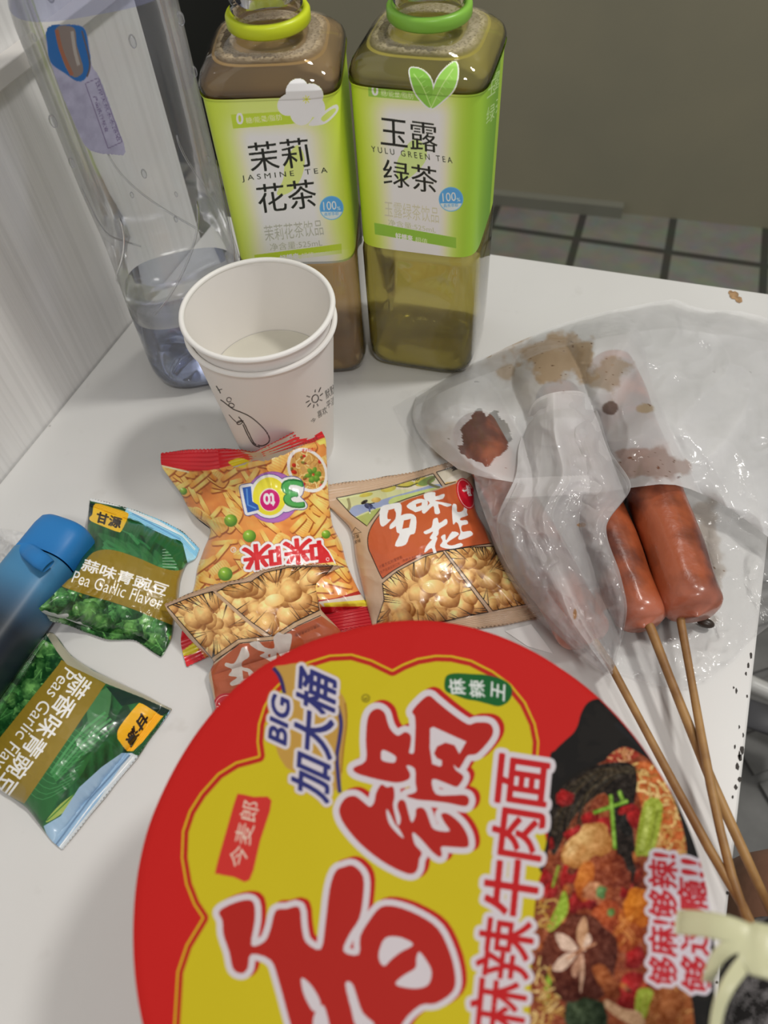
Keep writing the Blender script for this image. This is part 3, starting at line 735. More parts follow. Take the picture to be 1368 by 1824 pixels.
A.text('好想来', *B(364, 1062, 440, 1052, 361, 1038), (.95, .96, .9), .6); A.text('超值', *B(450, 1052, 500, 1045, 448, 1030), (.92, .94, .80), .2)
A.put(((A.Y > B(0, 1064)[0][1] + (A.X - B(200, 0)[0][0]) * -.12) * wv).astype(np.float32) * .8, (.86, .88, .84))
M_TEA_J = liquid_mat('jasmine_tea_liquid', (.95, .80, .55), clear=.93, lit_share=.36, lit_col=(.97, .64, .28))
M_TEA_G = liquid_mat('green_tea_liquid', (.99, .93, .46), clear=.93, lit_share=.38, lit_col=(1.0, .86, .20))
CJ = np.array([-.1935, .3440]); CG = np.array([-.1240, .3690])
tabmask = fm_.copy()
ART_J = A
tea_bottle('jasmine_tea_bottle', CJ, math.radians(19), 'open clear bottle of jasmine tea with a lime label, white blossom and yellow neck ring', ART_J, tabmask, .0862, .1765, (.72, .80, .25), M_TEA_J, (.62, .72, .02), (.62, .50, .34), 1.36)
# green tea
A = Art(605, 90, 915, 475, 2.0, LIME)
t, wv = soft_center(A, B(650, 290, 725, 980), B(1165, 350, 1125, 1030))
A.put((wv * (.3 + .7 * smooth01((A.Y - 150) / 60))).astype(np.float32), LWHITE)
A.put(smooth01((t - .72) / .3).astype(np.float32), (.60, .76, .23))
A.put(smooth01((t - 1.0) / .22).astype(np.float32), (.40, .60, .20))
A.poly(B(720, 334, 900, 360, 940, 412, 722, 392), (.56, .73, .27))
A.text('0', *B(736, 386, 761, 390, 735, 343), (.95, .96, .93), .9)
A.text('糖/能量/脂肪', *B(773, 390, 905, 404, 772, 364), (.84, .90, .72), .1)
lf1 = crspline(B(890, 282, 935, 283, 972, 318, 984, 370, 976, 438, 935, 408, 905, 360), 6)
lf2 = crspline(B(976, 440, 985, 365, 1015, 300, 1072, 252, 1084, 300, 1068, 362, 1025, 408), 6)
lm = A.grow(A.mask(lf1, lf2, nz=True), 2.6)
A.put(lm, (.87, .90, .84))
for lf, c1 in ((lf1, (.50, .72, .27)), (lf2, (.56, .77, .32))):
    A.put(A.mask(lf), c1)
A.line(B(905, 300, 940, 350, 976, 436), 1.6, (.72, .85, .52), curve=4); A.line(B(1066, 280, 1020, 350, 978, 436), 1.6, (.74, .86, .55), curve=4)
for k in range(5):
    A.line(B(925 + k * 10, 320 + k * 20, 945 + k * 8, 305 + k * 22), 1.0, (.66, .82, .45)); A.line(B(1050 - k * 14, 305 + k * 22, 1062 - k * 12, 320 + k * 22), 1.0, (.68, .83, .48))
A.line(B(976, 436, 973, 450), 2.2, (.87, .90, .84))
A.poly(crspline(B(845, 640, 900, 570, 950, 590, 955, 650, 905, 710, 850, 740, 835, 700), 6), (.74, .84, .47), .8)
A.songtext('玉露', B(772, 592)[0], B(1004, 622)[0], B(768, 474)[0], INK)
A.text('Y U L U   G R E E N   T E A', *B(735, 617, 1063, 664, 732, 593), INK, .25)
A.songtext('绿茶', B(783, 753)[0], B(1004, 789)[0], B(778, 645)[0], INK)
badge(A, *B(1057, 810)[0], 22)
A.text('玉露绿茶饮品', *B(788, 880, 1008, 908, 786, 815), (.76, .75, .66), .15)
A.text('净含量:525mL', *B(803, 915, 997, 948, 801, 890), (.70, .71, .60), .3)
A.poly(B(745, 905, 1078, 966, 1078, 1009, 748, 952), (.54, .72, .25))
A.text('好想来', *B(832, 970, 902, 982, 831, 946), (.94, .96, .9), .6); A.text('超值', *B(912, 985, 962, 994, 911, 962), (.86, .90, .76), .2)
for (ch, x, y, hh) in (('玉', 1203, 340, 62), ('绿', 1199, 440, 70), ('露', 1232, 300, 70), ('茶', 1236, 400, 66)):
    A.text(ch, *B(x, y + hh, x + 34, y + hh - 26, x + 4, y), (.72, .83, .58), .1)
for k in range(5): A.line(B(1246, 470 + k * 16, 1252, 466 + k * 16), 1.6, (.66, .79, .5))
A.line(B(1226, 850, 1234, 828), 1.3, (.7, .82, .55))
tea_bottle('green_tea_bottle', CG, math.radians(5.5), 'open clear bottle of green tea with a green label, two leaves and green neck ring', A, lm, .0905, .1765, (.62, .76, .25), M_TEA_G, (.24, .52, .06), (.62, .54, .36), 1.36)

# ------------------------------------------------------------------ the big, nearly empty water bottle by the wall
CW = np.array([-.2605, .3105]); WY = math.radians(38)
wb = empty('water_bottle', (CW[0], CW[1], 0), WY); tag(wb, 'large clear plastic water bottle, almost empty, standing by the white wall', 'bottle')
wprof = [(.0, .030, 2.6), (.0015, .036, 2.8), (.006, .0405, 3), (.014, .0425, 3.2), (.024, .0425, 3.2), (.027, .0412, 3.2), (.030, .0425, 3.2), (.055, .0425, 3.2), (.075, .0421, 3.0), (.088, .0416, 2.9), (.098, .0414, 2.8), (.108, .0416, 2.9), (.122, .0421, 3.1), (.135, .0425, 3.3),
         (.160, .0425, 3.4), (.190, .0425, 3.4), (.200, .0425, 3.4), (.206, .0418, 3.2), (.212, .0395, 2.9), (.228, .0360, 2.6), (.256, .0290, 2.2), (.272, .0210, 2), (.280, .0165, 2), (.284, .0150, 2), (.286, .0150, 2), (.287, .0185, 2), (.289, .0185, 2), (.290, .0145, 2), (.306, .0145, 2), (.306, .0132, 2), (.29, .0132, 2)]
wprof = [(z if z < .195 else z + .011, a * (.0355 / .0425) if z < .28 else a, n) for (z, a, n) in wprof]
M_PETB = film_mat('bluish_clear_plastic', (.955, .962, .975), .07, (.88, .89, .93), .12, .75, bump=.25, bscale=26)
ksh = next(i for i, w in enumerate(wprof) if w[0] > .216)
kbs = next(i for i, w in enumerate(wprof) if w[0] > .05)
revolve('base', wprof[:kbs + 1], CW, WY, film_mat('bluish_base_plastic', (.88, .91, .98), .26, (.78, .84, .99), .08, .9), wb)
revolve('bottle_body', wprof[kbs:ksh + 1], CW, WY, M_PETB, wb)
revolve('shoulder', wprof[ksh:], CW, WY, film_mat('shoulder_blue_reflection', (.74, .77, .95), .30, (.50, .52, .74), .08, .8), wb, cap0=False)  # blue reflection of the cap is put into the shoulder's tint and haze
wl = [(z + .0006, a - .001, n) for (z, a, n) in wprof if z < .0225] + [(.0235, .0344, 3.2)]
revolve('water', wl, CW, WY, liquid_mat('pale_blue_water', (.84, .88, .99), clear=.7), wb, cap1=True)
# recessed base star and the moulded belly creases
for k in range(5):
    a = WY + k * 2 * math.pi / 5
    p0 = np.array([CW[0] + .010 * math.cos(a), CW[1] + .010 * math.sin(a), .0075]); p1 = np.array([CW[0] + .028 * math.cos(a), CW[1] + .028 * math.sin(a), .0045])
    tube('base_rib', [p0, (p0 + p1) / 2 + np.array([0, 0, .002]), p1], [.002, .003, .002], film_mat('rib_plastic' if k == 0 else 'rib_plastic_copy', (.82, .86, .98), .15, (.6, .65, .85), .05, 2.0), wb, seg=8)
for k in range(6):
    a0 = k * math.pi / 3; pts = []
    for q in range(13):
        s = q / 12; zz = .066 + .062 * s; hw = np.interp(zz, [w[0] for w in wprof], [w[1] for w in wprof]); nn = np.interp(zz, [w[0] for w in wprof], [w[2] for w in wprof])
        aa = a0 + 1.05 * math.sin(s * math.pi * .5); r = section(hw, nn, np.array([aa]))[0] + .0003
        pts.append([CW[0] + r * math.cos(aa + WY), CW[1] + r * math.sin(aa + WY), zz])
    tube('moulded_crease', pts, .0006, M_PETB, wb, seg=6)
# label strip around the far side: violet-grey film with a blue and copper shield
A = Art(60, 30, 260, 290, 2.0, (.60, .60, .69))
wob = fnoise(A.X / 18, A.Y / 22, 5)
A.a += ((wob - .5) * .16)[..., None].astype(np.float32)
def Wc(*f): return cv(0, 0, .29240, *f)
A.poly(crspline(Wc(285, 165, 400, 150, 510, 170, 540, 290, 553, 390, 520, 480, 470, 495, 400, 450, 310, 380, 288, 260), 6), (.13, .37, .62))
A.poly(crspline(Wc(345, 170, 450, 170, 470, 280, 505, 400, 500, 450, 450, 470, 400, 410, 360, 290), 6), (.47, .43, .41))
A.line(Wc(345, 180, 375, 310, 440, 460), 7, (.56, .36, .27), curve=5); A.line(Wc(440, 190, 455, 300, 480, 400), 6, (.60, .58, .56), curve=5)
A.line(Wc(500, 190, 548, 380, 530, 470), 3, (.35, .32, .34), curve=5)
bx = Wc(520, 510, 600, 475, 745, 865, 660, 905)
for i in range(4): A.line([bx[i - 1], bx[i]], 1.3, (.42, .38, .50))
A.text('饮用天然水水源地', *Wc(578, 500, 715, 862, 600, 490), (.36, .32, .46), .3)
A.text('产品执行标准', *Wc(566, 590, 640, 810, 590, 580), (.38, .34, .47), .2)
wth = np.linspace(math.radians(96), math.radians(236), 420)
# the strip sits on the camera side of the left half of the bottle
WLAB = A
fa = math.atan2(-CW[1], -CW[0]) - WY
wth = np.linspace(fa - 1.5, fa + 1.0, 420); zs = np.linspace(.10, .225, 300)
P = prism([(z, .0358, 3.4) for z in zs], wth, CW, WY)
px = projv(P); col = WLAB.lin(px, 1.15)
lmask = WLAB.mask(crspline(Wc(288, 170, 400, 150, 510, 165, 545, 290, 560, 400, 610, 480, 690, 700, 765, 925, 690, 940, 600, 932, 520, 890, 440, 720, 370, 560, 320, 420, 286, 300), 3))
F = grid_faces(len(zs), len(wth)); pc = px.reshape(-1, 2)[F].mean(1)
xi = np.clip(((pc[:, 0] - WLAB.x0) * WLAB.k).astype(int), 0, WLAB.w - 1); yi = np.clip(((pc[:, 1] - WLAB.y0) * WLAB.k).astype(int), 0, WLAB.h - 1)
mesh_obj('label', P.reshape(-1, 3), F[lmask[yi, xi] > .5], M_LABEL, wb, cols=col.reshape(-1, 3))
# beads of water on the shoulder
rr = random.Random(5)
for k in range(16):
    th_ = fa + rr.uniform(-1.1, 1.1); zz = rr.uniform(.12, .235); hw = np.interp(zz, [w[0] for w in wprof[:26]], [w[1] for w in wprof[:26]]); nn = np.interp(zz, [w[0] for w in wprof[:26]], [w[2] for w in wprof[:26]])
    r = section(hw, nn, np.array([th_]))[0] + .0004; R_ = rr.uniform(.0008, .0018)
    bm = bmesh.new(); bmesh.ops.create_icosphere(bm, subdivisions=2, radius=R_)
    for v in bm.verts: v.co = Vector((v.co.x + CW[0] + r * math.cos(th_ + WY), v.co.y + CW[1] + r * math.sin(th_ + WY), v.co.z * 1.8 + zz))
    bm_obj('droplet', bm, M_PETB, wb, True)
# ------------------------------------------------------------------ two nested paper cups
CC = np.array([-.1748, .2555])
def C_(*f): return cv(180, 450, .38012, *f)
A = Art(320, 460, 620, 830, 2.2, (.90, .885, .87))
LN = (.22, .21, .20)
A.line(A.ell(*C_(1004, 685)[0], 5.6, 7, .3).tolist() + [A.ell(*C_(1004, 685)[0], 5.6, 7, .3)[0].tolist()], 1.8, LN)
for k, (x0, y0, x1, y1) in enumerate(((1003, 655, 1005, 642), (1020, 655, 1030, 632), (1026, 672, 1040, 660), (1024, 690, 1037, 694), (1012, 708, 1018, 720), (998, 712, 996, 728), (984, 706, 968, 724), (978, 694, 960, 704), (980, 678, 964, 672))):
    A.line(C_(x0, y0, x1, y1), 1.7, LN)
A.text('默默', *C_(1056, 690, 1100, 655, 1048, 650), LN, .2); A.text('平淡', *C_(1060, 735, 1100, 705, 1055, 700), LN, .2); A.text('喜欢', *C_(1018, 778, 1062, 752, 1012, 746), LN, .2); A.text('今', *C_(984, 802, 1008, 792, 982, 782), LN, .2)
A.line(C_(560, 690, 575, 700, 590, 712, 622, 735, 660, 750, 700, 770, 740, 802, 775, 840, 790, 875, 780, 895, 755, 906, 735, 902), 1.8, LN, curve=5)
A.line(C_(645, 770, 670, 800, 690, 840, 715, 890, 728, 900), 1.8, LN, curve=5); A.line(C_(665, 805, 690, 860, 716, 900, 745, 912), 1.8, LN, curve=5)
A.line(A.ell(*C_(612, 716)[0], 5, 3.5, .4).tolist(), 1.6, LN); A.line(A.ell(*C_(600, 690)[0], 4, 4, .4).tolist(), 1.4, LN); A.line(A.ell(*C_(650, 797)[0], 5, 3, -.4).tolist(), 1.6, LN)
A.line(C_(540, 625, 556, 650, 560, 660), 1.8, LN); A.line(C_(548, 645, 568, 640), 1.4, LN); A.line(C_(636, 800, 668, 788), 1.6, LN); A.line(C_(600, 760, 618, 780, 640, 800), 1.3, LN)
def cup(name, label, dz, art, liquid):
    root = empty(name, (CC[0], CC[1], dz)); tag(root, label, 'cup', None)
    h, rb, rt = .0945, .0272, .0366
    na, nz = 520, 300
    th = np.linspace(0, 2 * math.pi, na, endpoint=False); zs = np.linspace(0, h, nz)
    r = rb + (rt - rb) * zs / h
    P = np.stack([CC[0] + r[:, None] * np.cos(th), CC[1] + r[:, None] * np.sin(th), np.repeat(zs[:, None] + dz, na, 1)], -1)
    V = [P.reshape(-1, 3)]; F = [grid_faces(nz, na, wrap=True)]
    col = np.tile(s2l((.90, .885, .87)) * 1.06, (nz * na, 1))
    if art is not None:
        view = (np.stack([np.cos(th), np.sin(th)], -1) @ (-CC / np.linalg.norm(CC))) > .0
        c = art.lin(projv(P), 1.06); m = np.tile(view, nz); col[m] = c.reshape(-1, 3)[m]
    # inner wall and floor
    na2 = na; zi = np.array([h, h * .6, h * .2, .0065, .006, .0058]); ri = rb + (rt - rb) * zi / h - .0005; ri[-1] = .0005
    Pi = np.stack([CC[0] + ri[:, None] * np.cos(th), CC[1] + ri[:, None] * np.sin(th), np.repeat(zi[:, None] + dz, na, 1)], -1)
    V.append(Pi.reshape(-1, 3)); F.append(grid_faces(len(zi), na, off=nz * na, wrap=True))
    col = np.concatenate([col, np.tile(s2l((.90, .885, .87)) * 1.06, (len(zi) * na, 1))])
    mesh_obj('cup_wall', np.concatenate(V), np.concatenate(F), M_PAPER, root, cols=col)
    # rolled rim
    ns = 12; a = np.linspace(0, 2 * math.pi, ns, endpoint=False); th2 = np.linspace(0, 2 * math.pi, 120, endpoint=False)
    rr_ = rt + .0006 + .0014 * np.cos(a); zz = h + .0014 * np.sin(a)
    P = np.stack([CC[0] + rr_[:, None] * np.cos(th2), CC[1] + rr_[:, None] * np.sin(th2), np.repeat(zz[:, None] + dz, 120, 1)], -1)
    P = np.concatenate([P, P[:1]])
    mesh_obj('rolled_rim', P.reshape(-1, 3), grid_faces(ns + 1, 120, wrap=True), pbr(name + '_rim', (.82, .80, .77), .5), root)
    if liquid:
        zl = .052; rl = rb + (rt - rb) * zl / h - .0007; n = 96; nr = 6
        th3 = np.linspace(0, 2 * math.pi, n, endpoint=False); V = []; 
        for (rq, zq) in ((.0008, zl - .0008), (rl * .4, zl - .0008), (rl * .8, zl - .0008), (rl * .95, zl - .0006), (rl, zl + .0002)):
            V += [(CC[0] + rq * math.cos(t), CC[1] + rq * math.sin(t), dz + zq) for t in th3]
        mesh_obj('tea', V, grid_faces(5, n, wrap=True), pbr('pale_tea', (.60, .575, .49), .04, .6), root)
    return root
cup('paper_cup', 'outer white paper cup printed with a small sun and a looped line, holding another cup', 0, A, False)
cup('paper_cup', 'inner plain white paper cup half full of pale tea, nested in the printed cup', .0095, None, True)
# ------------------------------------------------------------------ snack pouches: a net of traced points gives the lie of each pouch on the table
def resample_row(row, nu):
    P = np.array(row, float); d = np.concatenate([[0], np.cumsum(np.linalg.norm(np.diff(P, axis=0), axis=1))]); d /= d[-1]
    t = np.linspace(0, 1, nu)
    return np.stack([np.interp(t, d, P[:, 0]), np.interp(t, d, P[:, 1])], -1)
def smooth_rows(R, nv, vk=None):
    """R (k, nu, d) -> (nv, nu, d) through a monotone-ish Catmull-Rom along v"""
    k = len(R); vk = np.linspace(0, 1, k) if vk is None else np.array(vk)
    t = np.linspace(0, 1, nv); i = np.clip(np.searchsorted(vk, t, side='right') - 1, 0, k - 2)
    h = (vk[i + 1] - vk[i])[:, None, None]; s = ((t - vk[i]) / (vk[i + 1] - vk[i]))[:, None, None]
    m = np.gradient(R, vk, axis=0) * .9
    return (2 * s ** 3 - 3 * s ** 2 + 1) * R[i] + (s ** 3 - 2 * s ** 2 + s) * h * m[i] + (-2 * s ** 3 + 3 * s ** 2) * R[i + 1] + (s ** 3 - s ** 2) * h * m[i + 1]
def pouch(name, label, group, net, vk, height, base, art, back_col, seal0, seal1, seed, nu=300, nv=360, gain=1.15, tooth=2.2, wr=1.0, upow=.55, name_mat=None, gl_rows=None):
    """net rows of pixel points (top seal to bottom seal); base(u,v) lift of the pouch's underside; height = plumpness"""
    R = np.array([resample_row(r, 25) for r in net])
    G = smooth_rows(R, nv, vk)
    uu = np.linspace(0, 24, nu); i = np.clip(uu.astype(int), 0, 23); f = (uu - i)[None, :, None]
    G = G[:, i] * (1 - f) + G[:, i + 1] * f
    k = 9; pad = np.pad(G, ((0, 0), (k, k), (0, 0)), mode='edge'); w = np.hanning(2 * k + 3)[1:-1]; w /= w.sum()
    Gs = sum(w[j] * pad[:, j:j + nu] for j in range(2 * k + 1)); G[:, k:-k] = Gs[:, k:-k]
    v = np.linspace(0, 1, nv)[:, None] * np.ones((1, nu)); u = np.linspace(0, 1, nu)[None, :] * np.ones((nv, 1))
    # serrated seal ends
    tri = np.abs(((u * nu / 7.0) % 1) - .5) * 2
    endw0 = np.clip(1 - v / .02, 0, 1); endw1 = np.clip(1 - (1 - v) / .02, 0, 1)
    dv = G[-1].mean(0) - G[0].mean(0); dv = dv / np.linalg.norm(dv)
    G = G + (tooth * tri * (endw0 - endw1))[..., None] * dv
    b = np.clip((v - seal0) / (.5 - seal0), 0, 1) * (v <= .5) + np.clip((1 - seal1 - v) / (.5 - seal1), 0, 1) * (v > .5)
    bv = np.sin(b * math.pi / 2) ** .75
    bu = np.clip(np.sin(np.clip(u, 0, 1) * math.pi), 0, 1) ** upow
    z = base(u, v) + .0012 + height * bv * bu
    # creases: fans running in from the seals, dents along the sides, ridges across the seals
    near = np.exp(-(((v - seal0).clip(0)) / .10)) * (v > seal0) + np.exp(-(((1 - seal1 - v).clip(0)) / .10)) * (v < 1 - seal1)
    fan = (fnoise(u * 15 + seed, v * 2.2, seed, 3) - .5)
    z = z + wr * .0075 * near * fan * bu
    cre = ridge(u * 3.1 + v * .9 + seed, v * 3.3 - u * .6, seed + 9, 2)
    z = z + wr * .0032 * (cre - .6) * bv * (.35 + .65 * (1 - bu * .6)) + wr * .0010 * (ridge(u * 9 + seed, v * 11, seed + 3, 2) - .5) * bv
    sealm = ((v < seal0 * .92) | (v > 1 - seal1 * .92)).astype(float)
    z = z + sealm * .00035 * np.sin(v * 2 * math.pi * 85) 
    z = z + sealm * wr * .0016 * (fnoise(u * 6 + seed, v * 3, seed + 5, 2) - .4)
    low = base(u, v) + .0006
    z = np.maximum(z, low)
    P = tpv(G, z)
    col = art.lin(G, gain)
    # underside
    nb, mb = 48, 40
    ib = np.linspace(0, nv - 1, nb).astype(int); jb = np.linspace(0, nu - 1, mb).astype(int)
    Pb = tpv(G[np.ix_(ib, jb)], z[np.ix_(ib, jb)]); zb = np.minimum(low[np.ix_(ib, jb)] , z[np.ix_(ib, jb)])
    Pb[..., 2] = zb - .0003 
    V = np.concatenate([P.reshape(-1, 3), Pb.reshape(-1, 3)]); F = np.concatenate([grid_faces(nv, nu, flip=True), grid_faces(nb, mb, off=nv * nu)])
    # close the rim between the two sheets
    rim_t = [(0, int(j)) for j in jb] + [(int(i_), nu - 1) for i_ in ib[1:]] + [(nv - 1, int(j)) for j in jb[::-1][1:]] + [(int(i_), 0) for i_ in ib[::-1][1:]]
    rim_b = [(0, j) for j in range(mb)] + [(i_, mb - 1) for i_ in range(1, nb)] + [(nb - 1, j) for j in range(mb - 2, -1, -1)] + [(i_, 0) for i_ in range(nb - 2, -1, -1)]
    q = []
    for n_ in range(len(rim_t) - 1):
        a = rim_t[n_][0] * nu + rim_t[n_][1]; a2 = rim_t[n_ + 1][0] * nu + rim_t[n_ + 1][1]
        c = nv * nu + rim_b[n_][0] * mb + rim_b[n_][1]; c2 = nv * nu + rim_b[n_ + 1][0] * mb + rim_b[n_ + 1][1]
        q.append((a, a2, c2, c))
    F = np.concatenate([F, np.array(q)])
    cols = np.concatenate([col.reshape(-1, 3), np.tile(s2l(back_col), (nb * mb, 1))])
    o = mesh_obj(name, V, F, M_FILMPRINT, None, cols=cols)
    # put the origin at the pouch's base
    c0 = P.reshape(-1, 3).mean(0); c0[2] = P[..., 2].min()
    o.data.transform(Matrix.Translation(-Vector(c0))); o.location = c0
    tag(o, label, 'snack', group)
    return o
flat0 = lambda u, v: 0 * u
TAN = (.70, .605, .51)

# ---- artwork: peanuts
def peanut_field(A, clip, n, r0, r1, seed, ang=0., box=None):
    rr = random.Random(seed)
    ys, xs = np.where(clip > .5)
    if len(ys) == 0: return
    A.put(clip, (.50, .30, .16))
    for k in range(n):
        i = rr.randrange(len(ys)); x = xs[i] / A.k + A.x0; y = ys[i] / A.k + A.y0
        r = rr.uniform(r0, r1); g = rr.uniform(-.05, .06)
        A.blob(x, y, r, r * rr.uniform(.72, .95), rr.uniform(0, 3), (.93 + g, .77 + g, .50 + g), (.52, .32, .14), clip, lx=-.25, ly=-.35, pw=1.5, noise=.22)
def spikes(A, clip, quad, n, seed, ln=(10, 34), inward=None):
    """black speed lines around the frame of the picture"""
    rr = random.Random(seed); Q = np.array(quad, float); c = Q.mean(0)
    for k in range(n):
        e = rr.randrange(len(Q)); t = rr.random(); p = Q[e] * (1 - t) + Q[(e + 1) % len(Q)] * t
        d = c - p; d /= np.linalg.norm(d); L_ = rr.uniform(*ln); sp = rr.uniform(-.3, .3)
        d = np.array([d[0] * math.cos(sp) - d[1] * math.sin(sp), d[0] * math.sin(sp) + d[1] * math.cos(sp)])
        A.line([p, p + d * L_ * .5, p + d * L_], rr.uniform(1.2, 2.2), (.10, .07, .06), 1, clip=clip, taper=True)
BLK = (.13, .09, .07); ORG = (.70, .335, .19); WHT = (.86, .88, .92)

# ================= snack mix pouch (red ends)
def M_(*f): return cv(260, 740, .30702, *f)
A = Art(262, 735, 690, 1205, 2.0, (.80, .47, .22))
wb_ = fnoise(A.X / 26, A.Y / 26, 21, 3)
A.a[:] = (np.array([.78, .42, .20]) * (1 - wb_[..., None]) + np.array([.93, .66, .34]) * wb_[..., None])
rr = random.Random(12)
for k in range(340):
    x, y = rr.uniform(262, 680), rr.uniform(770, 1160); an = rr.uniform(-1.2, 1.2)
    ty = rr.random()
    if ty < .72:
        L_ = rr.uniform(18, 32); w_ = rr.uniform(3.6, 5.4); g = rr.uniform(-.05, .04)
        A.blob(x + 1, y + 2.2, L_, w_ + .6, an, (.66, .36, .15), (.60, .30, .12), sq=5)
        A.blob(x, y, L_, w_, an, (.97 + g, .83 + g, .48 + g), (.84, .54, .20), lx=0, ly=-.25, sq=5, pw=1.2)
    else:
        L_ = rr.uniform(19, 27)
        A.blob(x + 1, y + 2, L_ + .5, L_ * .62, an, (.62, .33, .14), (.60, .30, .12), sq=4)
        A.blob(x, y, L_, L_ * .58, an, (.98, .86, .54), (.90, .66, .32), sq=4)
        c, s_ = math.cos(an), math.sin(an)
        for q in range(-4, 5):
            ox = q * L_ / 5; A.line([(x + ox * c + s_ * L_ * .5, y + ox * s_ - c * L_ * .5), (x + ox * c - s_ * L_ * .5, y + ox * s_ + c * L_ * .5)], 1.1, (.86, .62, .30), .8)
for (X, Y, r) in ((492, 610, 38), (600, 700, 38), (460, 920, 42), (1045, 690, 26), (217, 440, 22)):
    p = M_(X, Y)[0]; A.blob(p[0], p[1], r * .307, r * .307 * .95, 0, (.62, .78, .25), (.28, .47, .10), pw=1.1)
    A.blob(p[0] - 2.5, p[1] - 3.5, 2.6, 1.6, .4, (.90, .95, .72), (.62, .78, .3))
# red ends and their yellow flash
A.poly(M_(40, 150, 640, 150, 660, 245, 590, 262, 500, 290, 420, 310, 350, 322, 250, 322, 170, 305, 80, 288), (.80, .10, .15))
A.poly(M_(600, 250, 640, 190, 1000, 10, 1080, 120, 1040, 138, 930, 168, 820, 208, 720, 240, 660, 262, 620, 268), (.80, .10, .15))
A.poly(crspline(M_(480, 270, 540, 248, 595, 262, 590, 290, 560, 305, 500, 292), 4), (.86, .80, .12))
A.poly(M_(985, 150, 1040, 128, 1045, 160, 1010, 172), (.90, .86, .42))
A.line(M_(90, 292, 170, 312, 250, 330), 3, (.90, .86, .70))
A.text('香脆可口美味零食休闲食品', *M_(820, 215, 1000, 140, 812, 195), (.45, .05, .10), .2); A.text('油炸型膨化食品', *M_(740, 232, 815, 208, 735, 216), (.45, .05, .10), .2)
# dish of noodles at the top right
pl = A.ell(*M_(935, 320)[0], 40, 36, .85)
A.poly(A.ell(*M_(938, 318)[0], 43, 33, .95), (.93, .92, .90)); A.poly(A.ell(*M_(938, 318)[0], 43, 33, .95), (.9, .9, .88), .3)
dm = A.mask(A.ell(*M_(938, 318)[0], 37, 28, .95)); A.put(dm, (.80, .62, .34))
for k in range(60):
    p = M_(rr.uniform(830, 1040), rr.uniform(215, 430))[0]; a = rr.uniform(0, 6.28); L_ = rr.uniform(6, 14)
    A.line([p, (p[0] + L_ * math.cos(a), p[1] + L_ * math.sin(a)), (p[0] + L_ * math.cos(a + .8) * 1.5, p[1] + L_ * math.sin(a + .8) * 1.5)], 1.6, rr.choice([(.93, .78, .47), (.86, .68, .36), (.96, .86, .62), (.72, .50, .22)]), 1, 3, dm)
for k in range(16):
    p = M_(rr.uniform(840, 1030), rr.uniform(230, 420))[0]; A.blob(p[0], p[1], rr.uniform(3, 5.5), rr.uniform(2.5, 4), rr.uniform(0, 3), rr.choice([(.86, .22, .14), (.86, .22, .14), (.42, .60, .20)]), (.62, .14, .10), dm)
for k in range(9):
    p = M_(970 + 28 * math.cos(k), 345 + 28 * math.sin(k))[0]; A.blob(p[0], p[1], 6, 4, k, (.52, .70, .24), (.26, .46, .12), dm)
A.text('意大利风味', *M_(905, 218, 990, 208, 905, 195), (.80, .12, .14), .4)
# round emblem upside down: big 3, small word, big 1
pc = M_(735, 475)[0]
A.poly(A.ell(pc[0], pc[1], 47, 46), (.60, .36, .66)); A.poly(A.ell(pc[0], pc[1], 45.5, 44.5), (.69, .44, .74))
L3 = crspline(M_(790, 425, 800, 385, 845, 372, 885, 385, 900, 420, 890, 455, 870, 470, 920, 525, 860, 530, 810, 545, 790, 520, 815, 500, 845, 498, 815, 470, 850, 445, 855, 420, 830, 415, 820, 440), 3)
L1 = M_(560, 420, 610, 412, 618, 500, 650, 520, 658, 548, 590, 565, 575, 500)
ym = A.ell(*M_(718, 470)[0], 30, 34)
om = A.mask(A.ell(*M_(718, 470)[0], 30, 34), L1, L3, nz=True)
A.put(A.grow(om, 6.5), (.36, .34, .58)); A.put(A.grow(om, 5.2), (.92, .92, .93))
A.poly(ym, (.93, .86, .22)); A.poly(A.ell(*M_(718, 490)[0], 18.5, 21), (.91, .88, .80)); A.poly(A.ell(*M_(720, 492)[0], 17.5, 19), (.78, .10, .45))
A.put(A.mask(L1), (.16, .36, .70)); A.line(M_(585, 425, 592, 520, 640, 540), 3, (.36, .58, .85))
A.text('3', *M_(905, 378, 785, 372, 925, 535), (.14, .46, .22), 2.2); A.text('3', *M_(903, 384, 787, 378, 922, 530), (.30, .66, .34), .6)
A.text('to', *M_(745, 452, 682, 455, 750, 525), (.95, .93, .93), 1.0)
# two-syllable name upside down in red with a white edge, and the red wave beside it
tm = A.textmask('咪咪', *M_(1010, 700, 560, 762, 1022, 842), 1.9)
A.put(A.grow(tm, 5.2), (.42, .08, .10), .5); A.put(A.grow(tm, 4.6), (.91, .89, .90))
A.poly(M_(1015, 740, 1060, 790, 1095, 850, 1000, 860), (.80, .14, .16)); A.line(M_(1012, 735, 1062, 790, 1100, 860), 2.4, (.92, .90, .90))
A.put(tm, (.80, .13, .16))
A.line(A.ell(*M_(1055, 835)[0], 2.6, 2.6).tolist(), 1.2, (.93, .9, .9)); A.line(A.ell(*M_(508, 780)[0], 4.5, 4.5).tolist() + [A.ell(*M_(508, 780)[0], 4.5, 4.5)[0].tolist()], 1.3, (.93, .90, .88)); A.text('R', *M_(515, 772, 502, 772, 515, 790), (.93, .90, .88))
